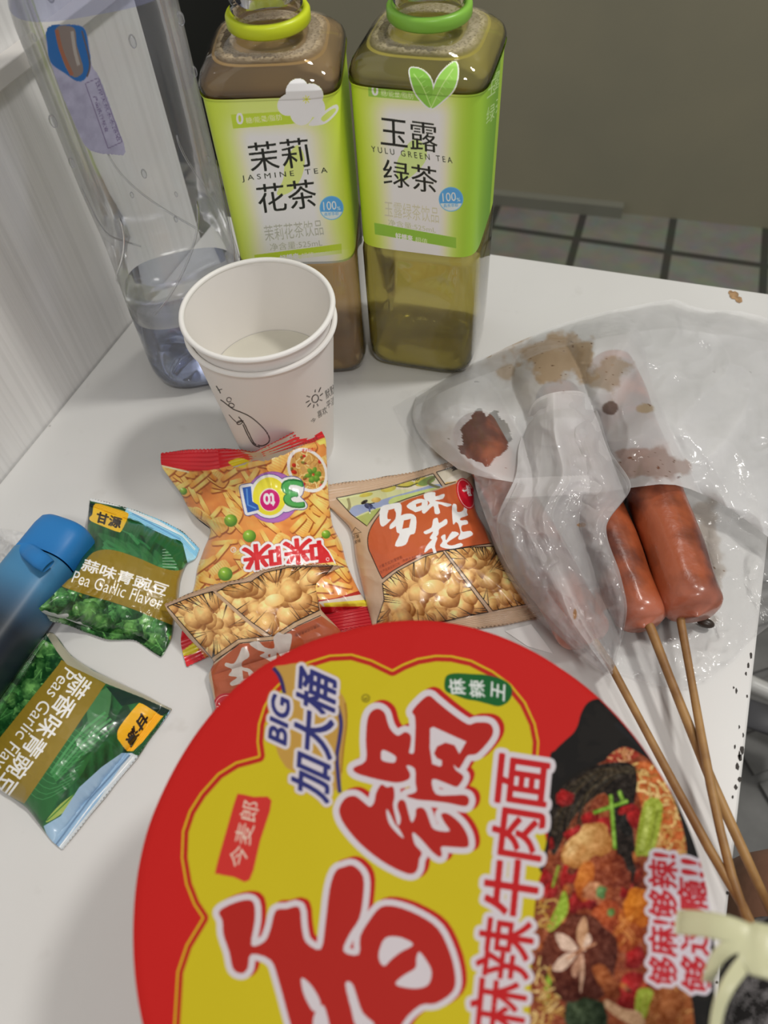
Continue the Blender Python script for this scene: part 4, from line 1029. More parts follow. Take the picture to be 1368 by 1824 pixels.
# lower end: yellow flash then red
A.poly(M_(980, 1075, 1100, 1060, 1230, 1020, 1300, 1010, 1310, 1060, 1200, 1078, 1040, 1090), (.66, .14, .12)); A.poly(M_(1000, 1082, 1240, 1040, 1330, 1030, 1320, 1100, 1180, 1108, 1030, 1112), (.84, .80, .74))
A.poly(M_(1030, 1090, 1180, 1078, 1330, 1066, 1330, 1112, 1160, 1118, 1040, 1116), (.86, .80, .22)); A.poly(M_(1020, 1112, 1340, 1108, 1380, 1330, 900, 1340), (.72, .09, .14))
A.poly(M_(150, 1100, 400, 1500, 200, 1520, 120, 1300), (.80, .09, .15)); A.poly(M_(205, 1372, 300, 1300, 330, 1330, 290, 1380, 215, 1398), (.86, .80, .12))
ART_MIX = A
net = [M_(85, 215, 250, 195, 430, 190, 560, 195, 622, 212, 690, 180, 780, 132, 900, 70, 985, 40),
       M_(90, 290, 230, 312, 370, 318, 500, 290, 590, 262, 650, 255, 770, 222, 910, 178, 1040, 132),
       M_(128, 350, 300, 390, 500, 370, 640, 330, 800, 300, 1048, 240),
       M_(200, 450, 420, 470, 650, 440, 850, 400, 1055, 385),
       M_(262, 560, 500, 570, 760, 550, 1065, 520),
       M_(372, 652, 560, 660, 800, 650, 1085, 640),
       M_(335, 780, 560, 790, 820, 780, 1135, 745),
       M_(300, 880, 560, 900, 840, 880, 1165, 860),
       M_(282, 985, 560, 1010, 860, 1000, 1230, 1005),
       M_(240, 1130, 540, 1120, 880, 1110, 1275, 1075),
       M_(202, 1310, 500, 1200, 860, 1190, 1300, 1105),
       M_(236, 1462, 560, 1300, 900, 1290, 1310, 1225)]
pouch('snack_pouch', 'red-ended pouch printed with golden sticks and peas, in front of the paper cups', 'snack pouches on the table', net, [0, .06, .12, .22, .32, .42, .53, .63, .73, .83, .92, 1], .021,
      lambda u, v: (np.interp(u, [0, .35, .5, .62, .8, 1], [.006, .006, .026, .047, .046, .037])) * np.clip(1 - v / .30, 0, 1) ** 1.6 , A, (.75, .72, .70), .065, .085, 4, tooth=2.0, gain=1.2)

# ================= tan peanut pouch, right way up
def N_(*f): return cv(560, 780, .30702, *f)
WRIT = [  # brush-written white characters
 [(385, 405), (440, 385), (500, 380), (505, 440), (480, 505), (440, 530), (440, 505), (470, 470), (470, 425), (430, 428), (425, 470), (445, 475), (400, 515), (380, 490)],
 [(430, 420), (465, 410), (468, 440), (430, 455)],
 [(478, 470), (540, 440), (590, 460), (585, 550), (555, 565), (530, 620), (468, 628), (495, 560), (478, 545)],
 [(520, 480), (560, 470), (550, 520), (510, 530)],
 [(535, 395), (600, 355), (655, 365), (650, 405), (595, 430), (575, 425)],
 [(640, 325), (700, 315), (705, 340), (755, 325), (745, 355), (700, 365), (795, 385), (770, 400), (720, 385), (730, 435), (700, 440), (690, 395), (640, 440), (625, 420), (670, 380), (640, 355)],
 [(800, 395), (825, 388), (830, 430), (865, 420), (870, 375), (890, 370), (885, 430), (890, 450), (850, 465), (850, 480), (885, 478), (890, 500), (855, 510), (860, 545), (905, 540), (918, 565), (850, 592), (835, 580), (848, 550), (835, 500), (820, 490), (805, 500)],
 [(635, 545), (680, 520), (690, 475), (715, 465), (725, 495), (765, 470), (770, 500), (725, 530), (720, 560), (690, 590), (670, 580), (690, 545), (650, 560)],
 [(690, 585), (715, 580), (700, 630), (718, 690), (695, 680), (680, 640), (640, 668), (650, 630)],
 [(735, 575), (760, 560), (765, 595), (800, 545), (840, 560), (770, 610), (800, 625), (850, 610), (858, 630), (790, 645), (730, 630), (745, 600)]]
def writ_holes(A, f):
    for q in ([430, 420, 465, 410, 468, 440, 430, 455], [520, 480, 560, 470, 550, 520, 510, 530], [590, 385, 625, 375, 622, 392, 592, 402]):
        A.poly(f(*q), ORG)
def peanut_art(A, f, flip=False):
    """the print of the tan pouches, laid out in the frame f"""
    wv = fnoise(A.X / 20, A.Y / 20, 31)
    A.a += ((wv - .5) * .05)[..., None].astype(np.float32)
A = Art(565, 785, 1000, 1180, 2.2, TAN); f = N_
peanut_art(A, f)
# top picture: landscape with a farmer
land = A.mask(N_(128, 350, 420, 290, 690, 208, 745, 285, 540, 350, 385, 410, 320, 490, 310, 515, 215, 445))
A.put(land, (.76, .77, .58)); A.put(land * (A.Y < N_(0, 300)[0][1]), (.80, .77, .70))
A.poly(crspline(N_(200, 440, 230, 395, 330, 380, 420, 350, 560, 310, 700, 270, 745, 285, 560, 350, 390, 400, 300, 430, 230, 460), 4), (.55, .60, .73), clip=land)
A.poly(crspline(N_(220, 480, 300, 440, 380, 410, 330, 480, 310, 515), 4), (.62, .66, .38), clip=land); A.poly(crspline(N_(450, 350, 560, 322, 690, 290, 720, 300, 560, 350, 440, 385), 4), (.70, .75, .47), clip=land)
for (x, y, a, b) in ((430, 295, 45, 18), (530, 270, 50, 16), (630, 255, 50, 26), (300, 330, 40, 12)): A.blob(*N_(x, y)[0], a * .307, b * .307, -.2, (.82, .76, .33), (.66, .64, .25), clip=land)
A.poly(crspline(N_(600, 262, 680, 220, 700, 245, 640, 280), 4), (.46, .55, .32), clip=land)
A.line(N_(195, 350, 205, 400, 180, 440), 5, (.55, .53, .38), clip=land, curve=4); A.line(N_(700, 225, 660, 262, 730, 290), 4.5, (.42, .42, .30), clip=land, curve=4); A.line(N_(470, 280, 540, 285, 600, 262), 2, (.25, .24, .15), clip=land, curve=4)
for dx in (0, 10, 22): A.line(N_(575 + dx, 250, 590 + dx, 236), 1.2, (.2, .2, .15), clip=land)
A.blob(*N_(358, 360)[0], 8.5, 4.5, -.1, (.84, .74, .45), (.68, .55, .28)); A.blob(*N_(315, 395)[0], 8, 5, .3, (.25, .28, .42), (.15, .17, .28)); A.blob(*N_(290, 372)[0], 6.5, 3, -.5, (.18, .15, .13), (.1, .09, .08))
A.line(N_(320, 400, 322, 430), 3, (.30, .34, .52)); A.line(N_(332, 400, 355, 412), 2.6, (.30, .34, .52)); A.line(N_(312, 385, 350, 378), 1.6, (.16, .14, .12)); A.line(N_(322, 432, 324, 440), 2, (.9, .9, .85))
for e in (N_(128, 350, 420, 290, 690, 208), N_(690, 208, 742, 282), N_(128, 350, 215, 445, 305, 512, 330, 480, 385, 410, 540, 352, 640, 320)): A.line(e, 1.5, BLK)
cor = A.mask(N_(708, 200, 955, 118, 945, 190, 880, 240, 760, 272)); A.put(cor, (.80, .77, .70))
A.blob(*N_(800, 260)[0], 16, 5, -.3, (.82, .68, .42), (.78, .62, .36), clip=cor); A.blob(*N_(905, 155)[0], 15, 7, -.3, (.85, .78, .38), (.80, .70, .30), clip=cor); A.blob(*N_(830, 230)[0], 22, 5, -.3, (.86, .84, .80), (.8, .77, .7), clip=cor)
A.line(N_(708, 200, 955, 120), 1.5, BLK); A.line(N_(708, 200, 760, 272), 1.5, BLK); A.line(N_(760, 272, 820, 255), 1.3, BLK)
A.text('爱上零食', *N_(800, 195, 940, 140, 794, 170), (.16, .12, .10), .5)
# orange panel
A.poly(N_(340, 500, 395, 430, 540, 360, 690, 312, 830, 262, 900, 290, 950, 420, 1015, 600, 1030, 615, 840, 640, 640, 680, 480, 760, 395, 818, 375, 780, 330, 690, 315, 640, 312, 570), ORG)
A.line(N_(395, 818, 375, 780, 335, 690, 314, 640, 312, 570, 340, 500, 395, 430, 470, 392), 1.5, BLK, curve=4); A.line(N_(395, 818, 480, 758, 640, 678, 840, 640, 1030, 612), 1.5, BLK, curve=4)
wm = A.mask(*[crspline(N_(*[c for p in w for c in p]), 3) for k, w in enumerate(WRIT) if k not in (1, 3)], nz=True)
A.put(wm, WHT); writ_holes(A, N_)
A.text('香脆多滋味坚果', *N_(512, 722, 632, 680, 510, 708), (.42, .15, .08), .1); A.text('计量方式:称重销售', *N_(378, 760, 512, 700, 372, 742), (.42, .15, .08), .25); A.text('生产日期见封口处', *N_(385, 790, 500, 735, 380, 774), (.42, .15, .08), .2)
A.poly(A.ell(*N_(880, 325)[0], 15.5, 29, -.32), (.74, .10, .17)); A.line(A.ell(*N_(880, 325)[0], 13, 26, -.32).tolist(), 1.2, (.90, .70, .66)); A.text('一粒', *N_(868, 338, 915, 338, 855, 275), (.94, .92, .92), .6)
for k in range(9): A.line(N_(870 + 12 * math.cos(k), 300 + 10 * math.sin(k), 874 + 12 * math.cos(k), 304 + 10 * math.sin(k)), 1, (.93, .75, .7))
# peanut pictures
q1 = N_(395, 845, 480, 775, 640, 690, 745, 658, 1010, 1012, 840, 1045, 600, 1100, 360, 1140, 365, 1060, 405, 940)
q2 = N_(760, 655, 900, 635, 1045, 630, 1110, 740, 1250, 962, 1035, 1004)
c1 = A.mask(q1); c2 = A.mask(q2)
peanut_field(A, c1, 120, 14, 23, 5); peanut_field(A, c2, 90, 11, 18, 6)
A.blob(*N_(690, 862)[0], 20, 12, -.1, (.93, .82, .56), (.78, .60, .34), clip=c1)
spikes(A, c1, q1, 46, 3); spikes(A, c2, q2, 40, 4)
for q in (q1, q2):
    for i in range(len(q)): A.line([q[i - 1], q[i]], 1.4, BLK)
# small house mark on the tan side
A.line(N_(212, 560, 238, 520, 272, 548, 225, 560), 1.3, BLK); A.text('好果', *N_(222, 592, 262, 582, 220, 568), BLK, .1); A.text('美味', *N_(232, 620, 270, 606, 230, 596), BLK, .1)
net = [N_(55, 270, 300, 240, 600, 190, 800, 130, 950, 95), N_(63, 370, 200, 345, 400, 295, 700, 205, 950, 128), N_(120, 430, 330, 400, 600, 330, 800, 260, 932, 220),
       N_(205, 520, 400, 500, 600, 460, 800, 400, 930, 390), N_(240, 700, 450, 690, 650, 650, 850, 590, 1018, 565), N_(285, 890, 500, 880, 700, 830, 900, 750, 1112, 740),
       N_(318, 1020, 550, 1010, 750, 970, 1000, 890, 1238, 895), N_(338, 1100, 560, 1090, 800, 1050, 1060, 995, 1300, 975), N_(360, 1185, 600, 1170, 850, 1120, 1120, 1085, 1372, 1028)]
pouch('snack_pouch', 'tan peanut pouch with an orange panel, upright, lying against the clear sausage bag', 'snack pouches on the table', net, [0, .075, .16, .28, .46, .66, .80, .90, 1], .019, flat0, A, TAN, .075, .095, 8, gain=1.36, wr=.7)

# ================= tan peanut pouch upside down, on the snack mix pouch
A = Art(285, 995, 660, 1300, 2.2, TAN)
peanut_art(A, M_)
q1 = M_(410, 1025, 480, 985, 610, 965, 690, 912, 830, 882, 1085, 875, 990, 990, 1005, 1130, 860, 1200, 735, 1285, 600, 1190)
q2 = M_(125, 1110, 250, 1060, 385, 1022, 560, 1160, 700, 1300, 560, 1320, 400, 1420, 385, 1412)
c1 = A.mask(q1); c2 = A.mask(q2)
peanut_field(A, c1, 110, 14, 23, 15); peanut_field(A, c2, 90, 13, 21, 16)
A.blob(*M_(745, 1072)[0], 18, 11, -.2, (.95, .86, .63), (.80, .62, .36), clip=c1)
spikes(A, c1, q1, 40, 13); spikes(A, c2, q2, 44, 14, (14, 40))
for q in (q1, q2):
    for i in range(len(q)): A.line([q[i - 1], q[i]], 1.4, BLK)
A.line(M_(405, 1030, 560, 1170, 720, 1300), 5.5, (.68, .57, .45)); A.line(M_(370, 1430, 540, 1310, 740, 1290, 870, 1210, 1010, 1140), 6, (.68, .57, .45))
A.line(M_(385, 1440, 545, 1322, 745, 1304, 880, 1222, 1015, 1160), 1.3, BLK); A.line(M_(360, 1422, 535, 1300, 740, 1280, 865, 1200, 1010, 1130), 1.3, BLK)
A.poly(M_(375, 1465, 545, 1326, 745, 1308, 880, 1226, 1020, 1165, 1150, 1260, 1200, 1560, 500, 1900, 420, 1740), (.62, .31, .19))
A.poly(M_(860, 1285, 865, 1262, 1005, 1205, 1012, 1225), (.55, .27, .16)); A.text('计量方式称重销售', *M_(1006, 1212, 866, 1272, 1010, 1228), (.35, .14, .09), .1)
up = [[(600, 1325), (650, 1310), (690, 1345), (745, 1350), (740, 1290), (770, 1258), (795, 1270), (835, 1265), (848, 1290), (825, 1390), (790, 1405), (760, 1375), (760, 1430), (755, 1460), (690, 1490), (700, 1470), (735, 1440), (690, 1410), (660, 1395), (690, 1375), (650, 1362)],
      [(540, 1390), (560, 1345), (590, 1360), (600, 1400), (560, 1430), (560, 1460), (600, 1470), (630, 1500), (640, 1545), (600, 1560), (560, 1615), (545, 1610), (550, 1560), (500, 1570), (490, 1550), (530, 1520), (480, 1510), (500, 1475), (460, 1455), (465, 1435), (510, 1440)]]
for w in up: A.poly(crspline(M_(*[c for p in w for c in p]), 3), (.72, .69, .66))
A.poly(M_(560, 1480, 592, 1490, 600, 1520, 565, 1530), (.62, .31, .19)); A.poly(M_(708, 1390, 722, 1384, 722, 1402, 712, 1404), (.62, .31, .19))
A.poly(A.ell(*M_(470, 1680)[0], 24, 21), (.66, .12, .17)); A.line(A.ell(*M_(470, 1680)[0], 20, 17).tolist(), 1.3, (.85, .6, .58))
for k in range(6): A.line([M_(435, 1690)[0], M_(435 + 24 * math.cos(k * 1.05), 1690 + 24 * math.sin(k * 1.05))[0]], 2, (.88, .85, .84))
net = [M_(105, 1092, 250, 1030, 400, 975, 560, 948, 640, 900, 800, 868, 1000, 860, 1150, 872), M_(122, 1128, 270, 1068, 420, 1012, 580, 985, 680, 930, 830, 895, 960, 900, 1075, 905),
       M_(190, 1220, 360, 1160, 560, 1090, 780, 1010, 1000, 985), M_(300, 1345, 460, 1270, 640, 1190, 820, 1120, 1010, 1110), M_(390, 1425, 520, 1340, 680, 1290, 860, 1220, 1035, 1150),
       M_(365, 1500, 540, 1440, 700, 1390, 880, 1330, 1120, 1240), M_(385, 1600, 560, 1560, 740, 1520, 940, 1450, 1180, 1350), M_(410, 1720, 580, 1680, 780, 1630, 980, 1560, 1230, 1480), M_(430, 1800, 620, 1770, 820, 1720, 1020, 1650, 1270, 1590)]
def lean(u, v):  # the upper part rests on the snack mix pouch
    return .0185 * np.clip(1 - v / .62, 0, 1) ** .7 * (.55 + .45 * np.sin(np.clip(u, 0, 1) * math.pi)) + .003
pouch('snack_pouch', 'tan peanut pouch lying upside down over the red-ended pouch, half under the red lid', 'snack pouches on the table', net, [0, .06, .2, .38, .5, .6, .75, .92, 1], .013, lean, A, TAN, .06, .08, 15, gain=1.36, wr=.8)

# ================= green pea pouches
def P_(*f): return cv(0, 860, .36190, *f)
GRN = (.10, .27, .17); DKG = (.06, .17, .13); GOLD = (.50, .42, .13)
def pea_field(A, clip, n, r0, r1, seed):
    rr = random.Random(seed); ys, xs = np.where(clip > .5)
    A.put(clip, (.07, .20, .10))
    for k in range(n):
        i = rr.randrange(len(ys)); x = xs[i] / A.k + A.x0; y = ys[i] / A.k + A.y0; r = rr.uniform(r0, r1); t = rr.random()
        c = np.array([.42, .64, .34]) if t < .6 else np.array([.29, .53, .27])
        A.blob(x, y, r, r * rr.uniform(.65, .95), rr.uniform(0, 3), c, (.05, .20, .08), clip, pw=1.0, noise=.7)
        for q in range(5): A.line([(x + rr.uniform(-r, r) * .6, y + rr.uniform(-r, r) * .5), (x + rr.uniform(-r, r) * .7, y + rr.uniform(-r, r) * .6)], rr.uniform(1, 2.4), c * rr.uniform(.6, 1.35), .5, clip=clip)
        if rr.random() < .5: A.blob(x - r * .3, y - r * .3, r * .22, r * .13, rr.uniform(0, 3), (.80, .88, .78), c, clip)
        if rr.random() < .12: A.blob(x + r * .3, y, r * .3, r * .22, .5, (.58, .56, .25), (.30, .42, .16), clip, noise=.6)
def leaf_field(A, clip, lines, seed):
    w = fnoise(A.X / 9, A.Y / 30, seed, 4)
    A.put(clip, np.array([.11, .30, .16])); A.a += (clip * (w - .5))[..., None].astype(np.float32) * np.array([.10, .26, .13], dtype=np.float32)
    for (pts, wd, c) in lines: A.line(pts, wd, c, .85, 5, clip, True)
# upright one
A = Art(40, 875, 370, 1185, 2.2, GRN)
al = A.mask(P_(380, 40, 1000, 320, 990, 480, 850, 500, 720, 400, 560, 330, 380, 340))
leaf_field(A, al, [], 41)
rr = random.Random(8)
for k in range(26):
    x, y = rr.uniform(430, 900), rr.uniform(200, 430); A.line(P_(x, y, x + rr.uniform(20, 90), y + rr.uniform(-10, 60), x + rr.uniform(60, 130), y + rr.uniform(30, 110)), rr.uniform(2, 7), rr.choice([(.17, .44, .24), (.08, .25, .15), (.24, .50, .30), (.05, .18, .11)]), .8, 4, al)
for k in range(5):
    A.poly(crspline(P_(480 + k * 70, 250 + k * 20, 560 + k * 60, 270 + k * 25, 640 + k * 45, 340 + k * 20, 560 + k * 50, 330 + k * 20), 4), (.20 + .03 * (k % 2), .44, .25), .55, clip=al)
for k in range(8): A.line(P_(800, 330 + k * 14, 870, 322 + k * 16), 1, (.72, .82, .75), .8)
A.poly(P_(640, 90, 800, 175, 985, 305, 1010, 350, 925, 400, 900, 300, 760, 235, 640, 175, 600, 175), (.56, .76, .88)); A.line(P_(640, 130, 780, 190, 900, 260, 960, 330), 3, (.80, .88, .93)); A.line(P_(650, 150, 770, 215, 890, 280), 2, (.40, .60, .74))
A.poly(crspline(P_(600, 180, 680, 190, 740, 230, 830, 270, 900, 300, 890, 420, 820, 330, 700, 260, 620, 240), 4), (.11, .34, .17))
A.poly(P_(380, 40, 470, 60, 1040, 330, 1010, 330, 790, 195, 640, 130, 450, 92), (.84, .86, .87)); A.poly(P_(425, 98, 470, 104, 452, 190, 425, 215), (.07, .17, .17))
A.poly(crspline(P_(470, 102, 560, 125, 622, 145, 632, 165, 600, 235, 580, 242, 520, 220, 450, 190, 440, 172, 455, 155), 3), (.88, .69, .16))
A.text('甘源', *P_(470, 192, 590, 226, 482, 142), (.12, .10, .08), 1.0)
A.poly(crspline(P_(300, 505, 380, 450, 430, 370, 480, 335, 560, 332, 680, 370, 800, 420, 890, 430, 1000, 380, 990, 520, 900, 600, 850, 700, 700, 640, 560, 590, 420, 550), 4), GOLD)
A.text('蒜味青豌豆', *P_(396, 428, 812, 560, 420, 372), (.91, .90, .86), .75)
A.text('Pea Garlic Flavor', *P_(350, 490, 790, 622, 372, 432), (.91, .90, .86), .35)
pc_ = A.mask(P_(100, 640, 300, 510, 420, 552, 560, 592, 700, 642, 850, 702, 860, 900, 60, 760))
pea_field(A, pc_, 70, 15, 26, 9)
net = [P_(445, 72, 650, 128, 780, 176, 900, 236, 982, 322), P_(440, 112, 640, 182, 780, 236, 890, 292, 965, 365), P_(430, 210, 560, 240, 700, 290, 830, 370, 915, 402), P_(424, 320, 540, 345, 680, 385, 800, 440, 888, 468),
       P_(350, 455, 500, 480, 640, 530, 770, 570, 872, 585), P_(290, 520, 430, 570, 580, 620, 720, 660, 855, 680), P_(222, 588, 380, 640, 540, 690, 690, 730, 842, 765), P_(175, 630, 340, 672, 520, 738, 665, 750, 815, 822), P_(140, 650, 330, 700, 520, 772, 660, 772, 790, 858)]
pouch('snack_pouch', 'green pea pouch with gold band, upright, leaning on the blue-topped bottle', 'snack pouches on the table', net, [0, .08, .24, .38, .55, .7, .84, .93, 1], .015, lambda u, v: .024 * np.clip(1 - u * 2.3, 0, 1) ** 1.2 * np.clip(v * 2.2 - .3, 0, 1) * np.clip(3.3 - 2.6 * v, .5, 1), A, (.80, .82, .82), .08, .07, 22, gain=1.36, tooth=1.6)
# the sideways one
A = Art(-90, 1110, 320, 1530, 2.2, GRN)
al = A.mask(P_(100, 1560, 510, 990, 880, 1100, 300, 1850))
leaf_field(A, al, [], 47)
lf = crspline(P_(115, 1520, 200, 1440, 300, 1280, 420, 1190, 500, 1180, 470, 1290, 400, 1440, 300, 1540, 220, 1660, 170, 1620), 5); A.poly(lf, (.13, .37, .17), .8, clip=al)
for k in range(13): A.line(P_(130 + k * 18, 1510 - k * 26, 210 + k * 18, 1560 - k * 26, 330 + k * 14, 1500 - k * 22), 1.3, (.25, .52, .30), .8, 3, al)
A.poly(crspline(P_(430, 1120, 480, 1040, 540, 1010, 545, 1090, 510, 1200, 450, 1210), 4), (.25, .44, .27), .9, clip=al)
for k in range(6): A.line(P_(250 + k * 6, 1430 + k * 10, 380 + k * 14, 1250 + k * 14, 520 + k * 14, 1130 + k * 16), rr.uniform(2, 5), rr.choice([(.20, .48, .24), (.09, .28, .14), (.28, .55, .32)]), .8, 5, al)
A.poly(crspline(P_(225, 1670, 300, 1580, 410, 1500, 430, 1465, 380, 1560, 290, 1640), 4), (.62, .68, .33), .9); A.line(P_(230, 1665, 320, 1580, 420, 1480), 2, (.22, .45, .18))
A.poly(P_(520, 1000, 660, 1030, 850, 1120, 790, 1150, 690, 1080, 600, 1100), (.06, .16, .13))
A.poly(crspline(P_(620, 1090, 560, 1200, 610, 1290, 560, 1400, 420, 1480, 330, 1600, 330, 1660, 480, 1500, 620, 1340, 660, 1200), 4), (.06, .19, .12), .8)
A.poly(P_(215, 1690, 300, 1640, 390, 1500, 500, 1400, 600, 1330, 650, 1330, 690, 1355, 840, 1112, 880, 1120, 310, 1850, 250, 1790), (.55, .66, .75)); A.poly(P_(640, 1330, 700, 1350, 860, 1100, 885, 1110, 310, 1840, 290, 1800, 480, 1570), (.73, .75, .76))
A.line(P_(270, 1790, 440, 1560, 640, 1340), 3, (.40, .50, .60)); A.line(P_(290, 1800, 460, 1570, 660, 1350), 2, (.86, .88, .9))
A.poly(crspline(P_(700, 1088, 790, 1145, 795, 1160, 655, 1322, 590, 1275, 578, 1245, 590, 1200, 670, 1100), 3), (.86, .64, .14))
A.text('甘源', *P_(705, 1122, 618, 1262, 733, 1165), (.12, .10, .08), 1.2)
A.poly(P_(300, 870, 520, 990, 120, 1580, -60, 1490, -120, 1400), GOLD)
A.text('蒜香味青豌豆', *P_(382, 930, -45, 1510, 462, 985), (.91, .90, .86), .8); A.text('Peas Garlic Flavor', *P_(322, 905, -85, 1455, 372, 945), (.91, .90, .86), .35)
pc_ = A.mask(P_(190, 760, 330, 830, 285, 900, -150, 1440, -220, 1330, -60, 1080)); pea_field(A, pc_, 80, 15, 29, 10)
A.poly(P_(190, 738, 215, 765, 60, 970, -80, 1170, -230, 1360, -260, 1300, -60, 1060), (.72, .74, .74)); 
for k in range(6): A.line(P_(60 + k * 18, 935 - k * 26, 75 + k * 18, 915 - k * 26), 2, (.2, .26, .25))
A.poly(P_(228, 745, 262, 730, 300, 790, 350, 850, 460, 925, 640, 1005, 850, 1105, 842, 1122, 700, 1058, 520, 988, 430, 942, 330, 895, 280, 830), (.60, .585, .51))
net = [P_(-190, 1340, -60, 1130, 80, 930, 200, 748), P_(-160, 1380, -30, 1170, 110, 960, 252, 738), P_(-60, 1470, 80, 1270, 220, 1050, 345, 842), P_(60, 1550, 200, 1340, 340, 1110, 462, 922), P_(130, 1600, 290, 1390, 450, 1170, 600, 990),
       P_(200, 1690, 390, 1470, 560, 1250, 735, 1055), P_(258, 1765, 440, 1550, 620, 1330, 800, 1092), P_(308, 1808, 490, 1580, 670, 1360, 846, 1114)]
pouch('snack_pouch', 'green pea pouch with gold band, turned sideways at the left edge of the table', 'snack pouches on the table', net, [0, .08, .25, .45, .6, .78, .92, 1], .017, flat0, A, (.62, .60, .54), .07, .08, 27, gain=1.36, tooth=1.6, wr=.6)
# ------------------------------------------------------------------ big instant noodle bowl with a printed red lid
LZ = .108; LC = np.array([-.0173, .0405]); LR = .0814
bowl = empty('noodle_bowl', (LC[0], LC[1], 0)); tag(bowl, 'big instant noodle bowl with a red and yellow lid, nearest the camera', 'noodle bowl')
def G_(*f): return cv(580, 1220, .24854, *f)     # right half of the big lettering
def H_(*f): return cv(370, 1500, .35088, *f)     # lower big character
def I_(*f): return cv(460, 1170, .14803, *f)     # blue lettering
def J_(*f): return cv(230, 1100, .39696, *f)     # left half of the lid
def K_(*f): return cv(660, 1090, .32164, *f)     # top of the lid
def Q_(*f): return cv(940, 1230, .32558, *f)     # picture of the dish
def T_(*f): return cv(820, 1340, .26549, *f)     # red column of writing
def U_(*f): return cv(1130, 1500, .16444, *f)    # red lines at the right
A = Art(225, 1090, 1290, 2420, 1.5, (.745, .125, .115))
RED = (.745, .125, .115); YEL = (.765, .695, .115); DRED = (.70, .14, .115); WH = (.80, .765, .785)
clover = J_(205, 1760, 215, 1590, 255, 1470, 328, 1348) + J_(290, 1290, 255, 1200, 235, 1080, 240, 960, 270, 870, 320, 790, 400, 700, 480, 650, 582, 622) + J_(574, 560, 580, 480, 605, 400, 650, 320, 730, 240, 800, 200, 900, 168, 1000, 163, 1090, 190) + K_(122, 322) + K_(180, 290, 260, 258, 360, 240, 450, 242, 560, 265, 680, 325, 780, 400, 860, 500, 915, 620, 935, 720, 930, 805) + [(985, 1500), (1000, 1900), (960, 2120), (800, 2250), (600, 2270), (430, 2190), (340, 2050), (305, 1900)]
cm = A.mask(clover)
inv = 1 - cm
A.put(cm, (.80, .70, .12)); A.put(1 - A.grow(inv, 3.6), DRED); A.put(1 - A.grow(inv, 11.5), YEL)
# registered mark
A.line(A.ell(652, 1245, 6.5, 6.5).tolist() + [A.ell(652, 1245, 6.5, 6.5)[0].tolist()], 1.4, (.22, .19, .08)); A.text('R', (656, 1247.5), (656, 1242), (648.5, 1248.5), (.22, .19, .08), .3)
# the green plaque
gp = crspline(K_(410, 400, 422, 355, 470, 340, 560, 343, 640, 348, 720, 368, 775, 405, 785, 452, 762, 498, 712, 522, 650, 508, 590, 492, 530, 482, 470, 460, 420, 440), 5)
A.poly(gp, (.10, .36, .17)); 
for (ch, p0, p1, p3) in (('麻', (530, 455), (520, 368), (440, 460)), ('辣', (636, 474), (630, 378), (552, 470)), ('王', (742, 494), (746, 404), (668, 470))):
    A.text(ch, *[K_(*p)[0] for p in (p0, p1, p3)], (.83, .84, .83), .9)
# red name plate
A.poly(crspline(J_(390, 1132, 440, 950, 482, 808, 500, 794, 560, 806, 640, 822, 590, 1000, 542, 1178, 470, 1165, 402, 1152), 3), (.77, .20, .18))
A.text('今麦郎', *J_(520, 1130, 590, 835, 443, 1112), (.86, .79, .72), .55)
# gold ribbon behind the blue lettering
A.poly(crspline(I_(180, 130, 330, 100, 480, 80, 700, 130, 950, 380, 1060, 560, 1075, 800, 1040, 1100, 1010, 1400, 985, 1640, 930, 1600, 880, 1700, 870, 1500, 420, 1380, 300, 1280, 220, 1100, 200, 800, 300, 450, 240, 250), 4), (.72, .56, .27))
A.line(I_(185, 135, 250, 220, 290, 320, 318, 450), 7, (.20, .17, .38), curve=5); A.line(I_(960, 600, 1000, 800, 980, 1000, 950, 1200, 965, 1450, 985, 1640), 7, (.22, .20, .42), curve=6); A.line(I_(1050, 560, 1068, 800, 1030, 1100, 1005, 1400), 2, (.55, .33, .10), curve=5)
BLU = (.185, .195, .43)
bm1 = A.textmask('加大桶', *I_(850, 1775, 945, 300, 395, 1570), 1.9)
bm2 = A.textmask('BIG', *I_(338, 1072, 386, 540, 128, 975), 1.6)
wmk = np.maximum(A.grow(bm1, 6.2), A.grow(bm2, 6.0))
A.put(A.grow(wmk, 2.0), (.74, .60, .20), .6); A.put(wmk, WH); A.put(bm1, BLU); A.put(bm2, BLU)
# upper big character
g1 = crspline(G_(300, 260, 330, 195, 380, 175, 425, 205, 445, 270, 470, 325, 520, 365, 570, 338, 612, 365, 608, 440, 600, 485, 632, 488, 640, 420, 645, 300, 640, 225, 622, 190, 680, 120, 742, 78, 800, 120, 900, 200, 1020, 280, 1080, 268, 1165, 272, 1200, 310, 1195, 365, 1140, 440, 1080, 495, 1020, 505, 985, 560, 955, 600, 920, 572, 935, 610, 990, 655, 960, 715, 930, 728, 860, 700, 765, 675, 790, 780, 900, 790, 1000, 788, 1030, 820, 1020, 860, 985, 868, 880, 845, 760, 830, 660, 822, 580, 795, 650, 765, 645, 700, 640, 600, 580, 578, 608, 640, 590, 680, 520, 700, 430, 690, 300, 660, 215, 630, 205, 595, 290, 545, 290, 400), 3)
h1 = crspline(G_(405, 470, 440, 475, 500, 510, 505, 540, 485, 560, 410, 545, 398, 510), 3); h2 = G_(750, 310, 775, 300, 1010, 405, 960, 495, 925, 430, 860, 412, 800, 440, 778, 490, 800, 525, 835, 540, 835, 575, 820, 585, 765, 565, 748, 450)
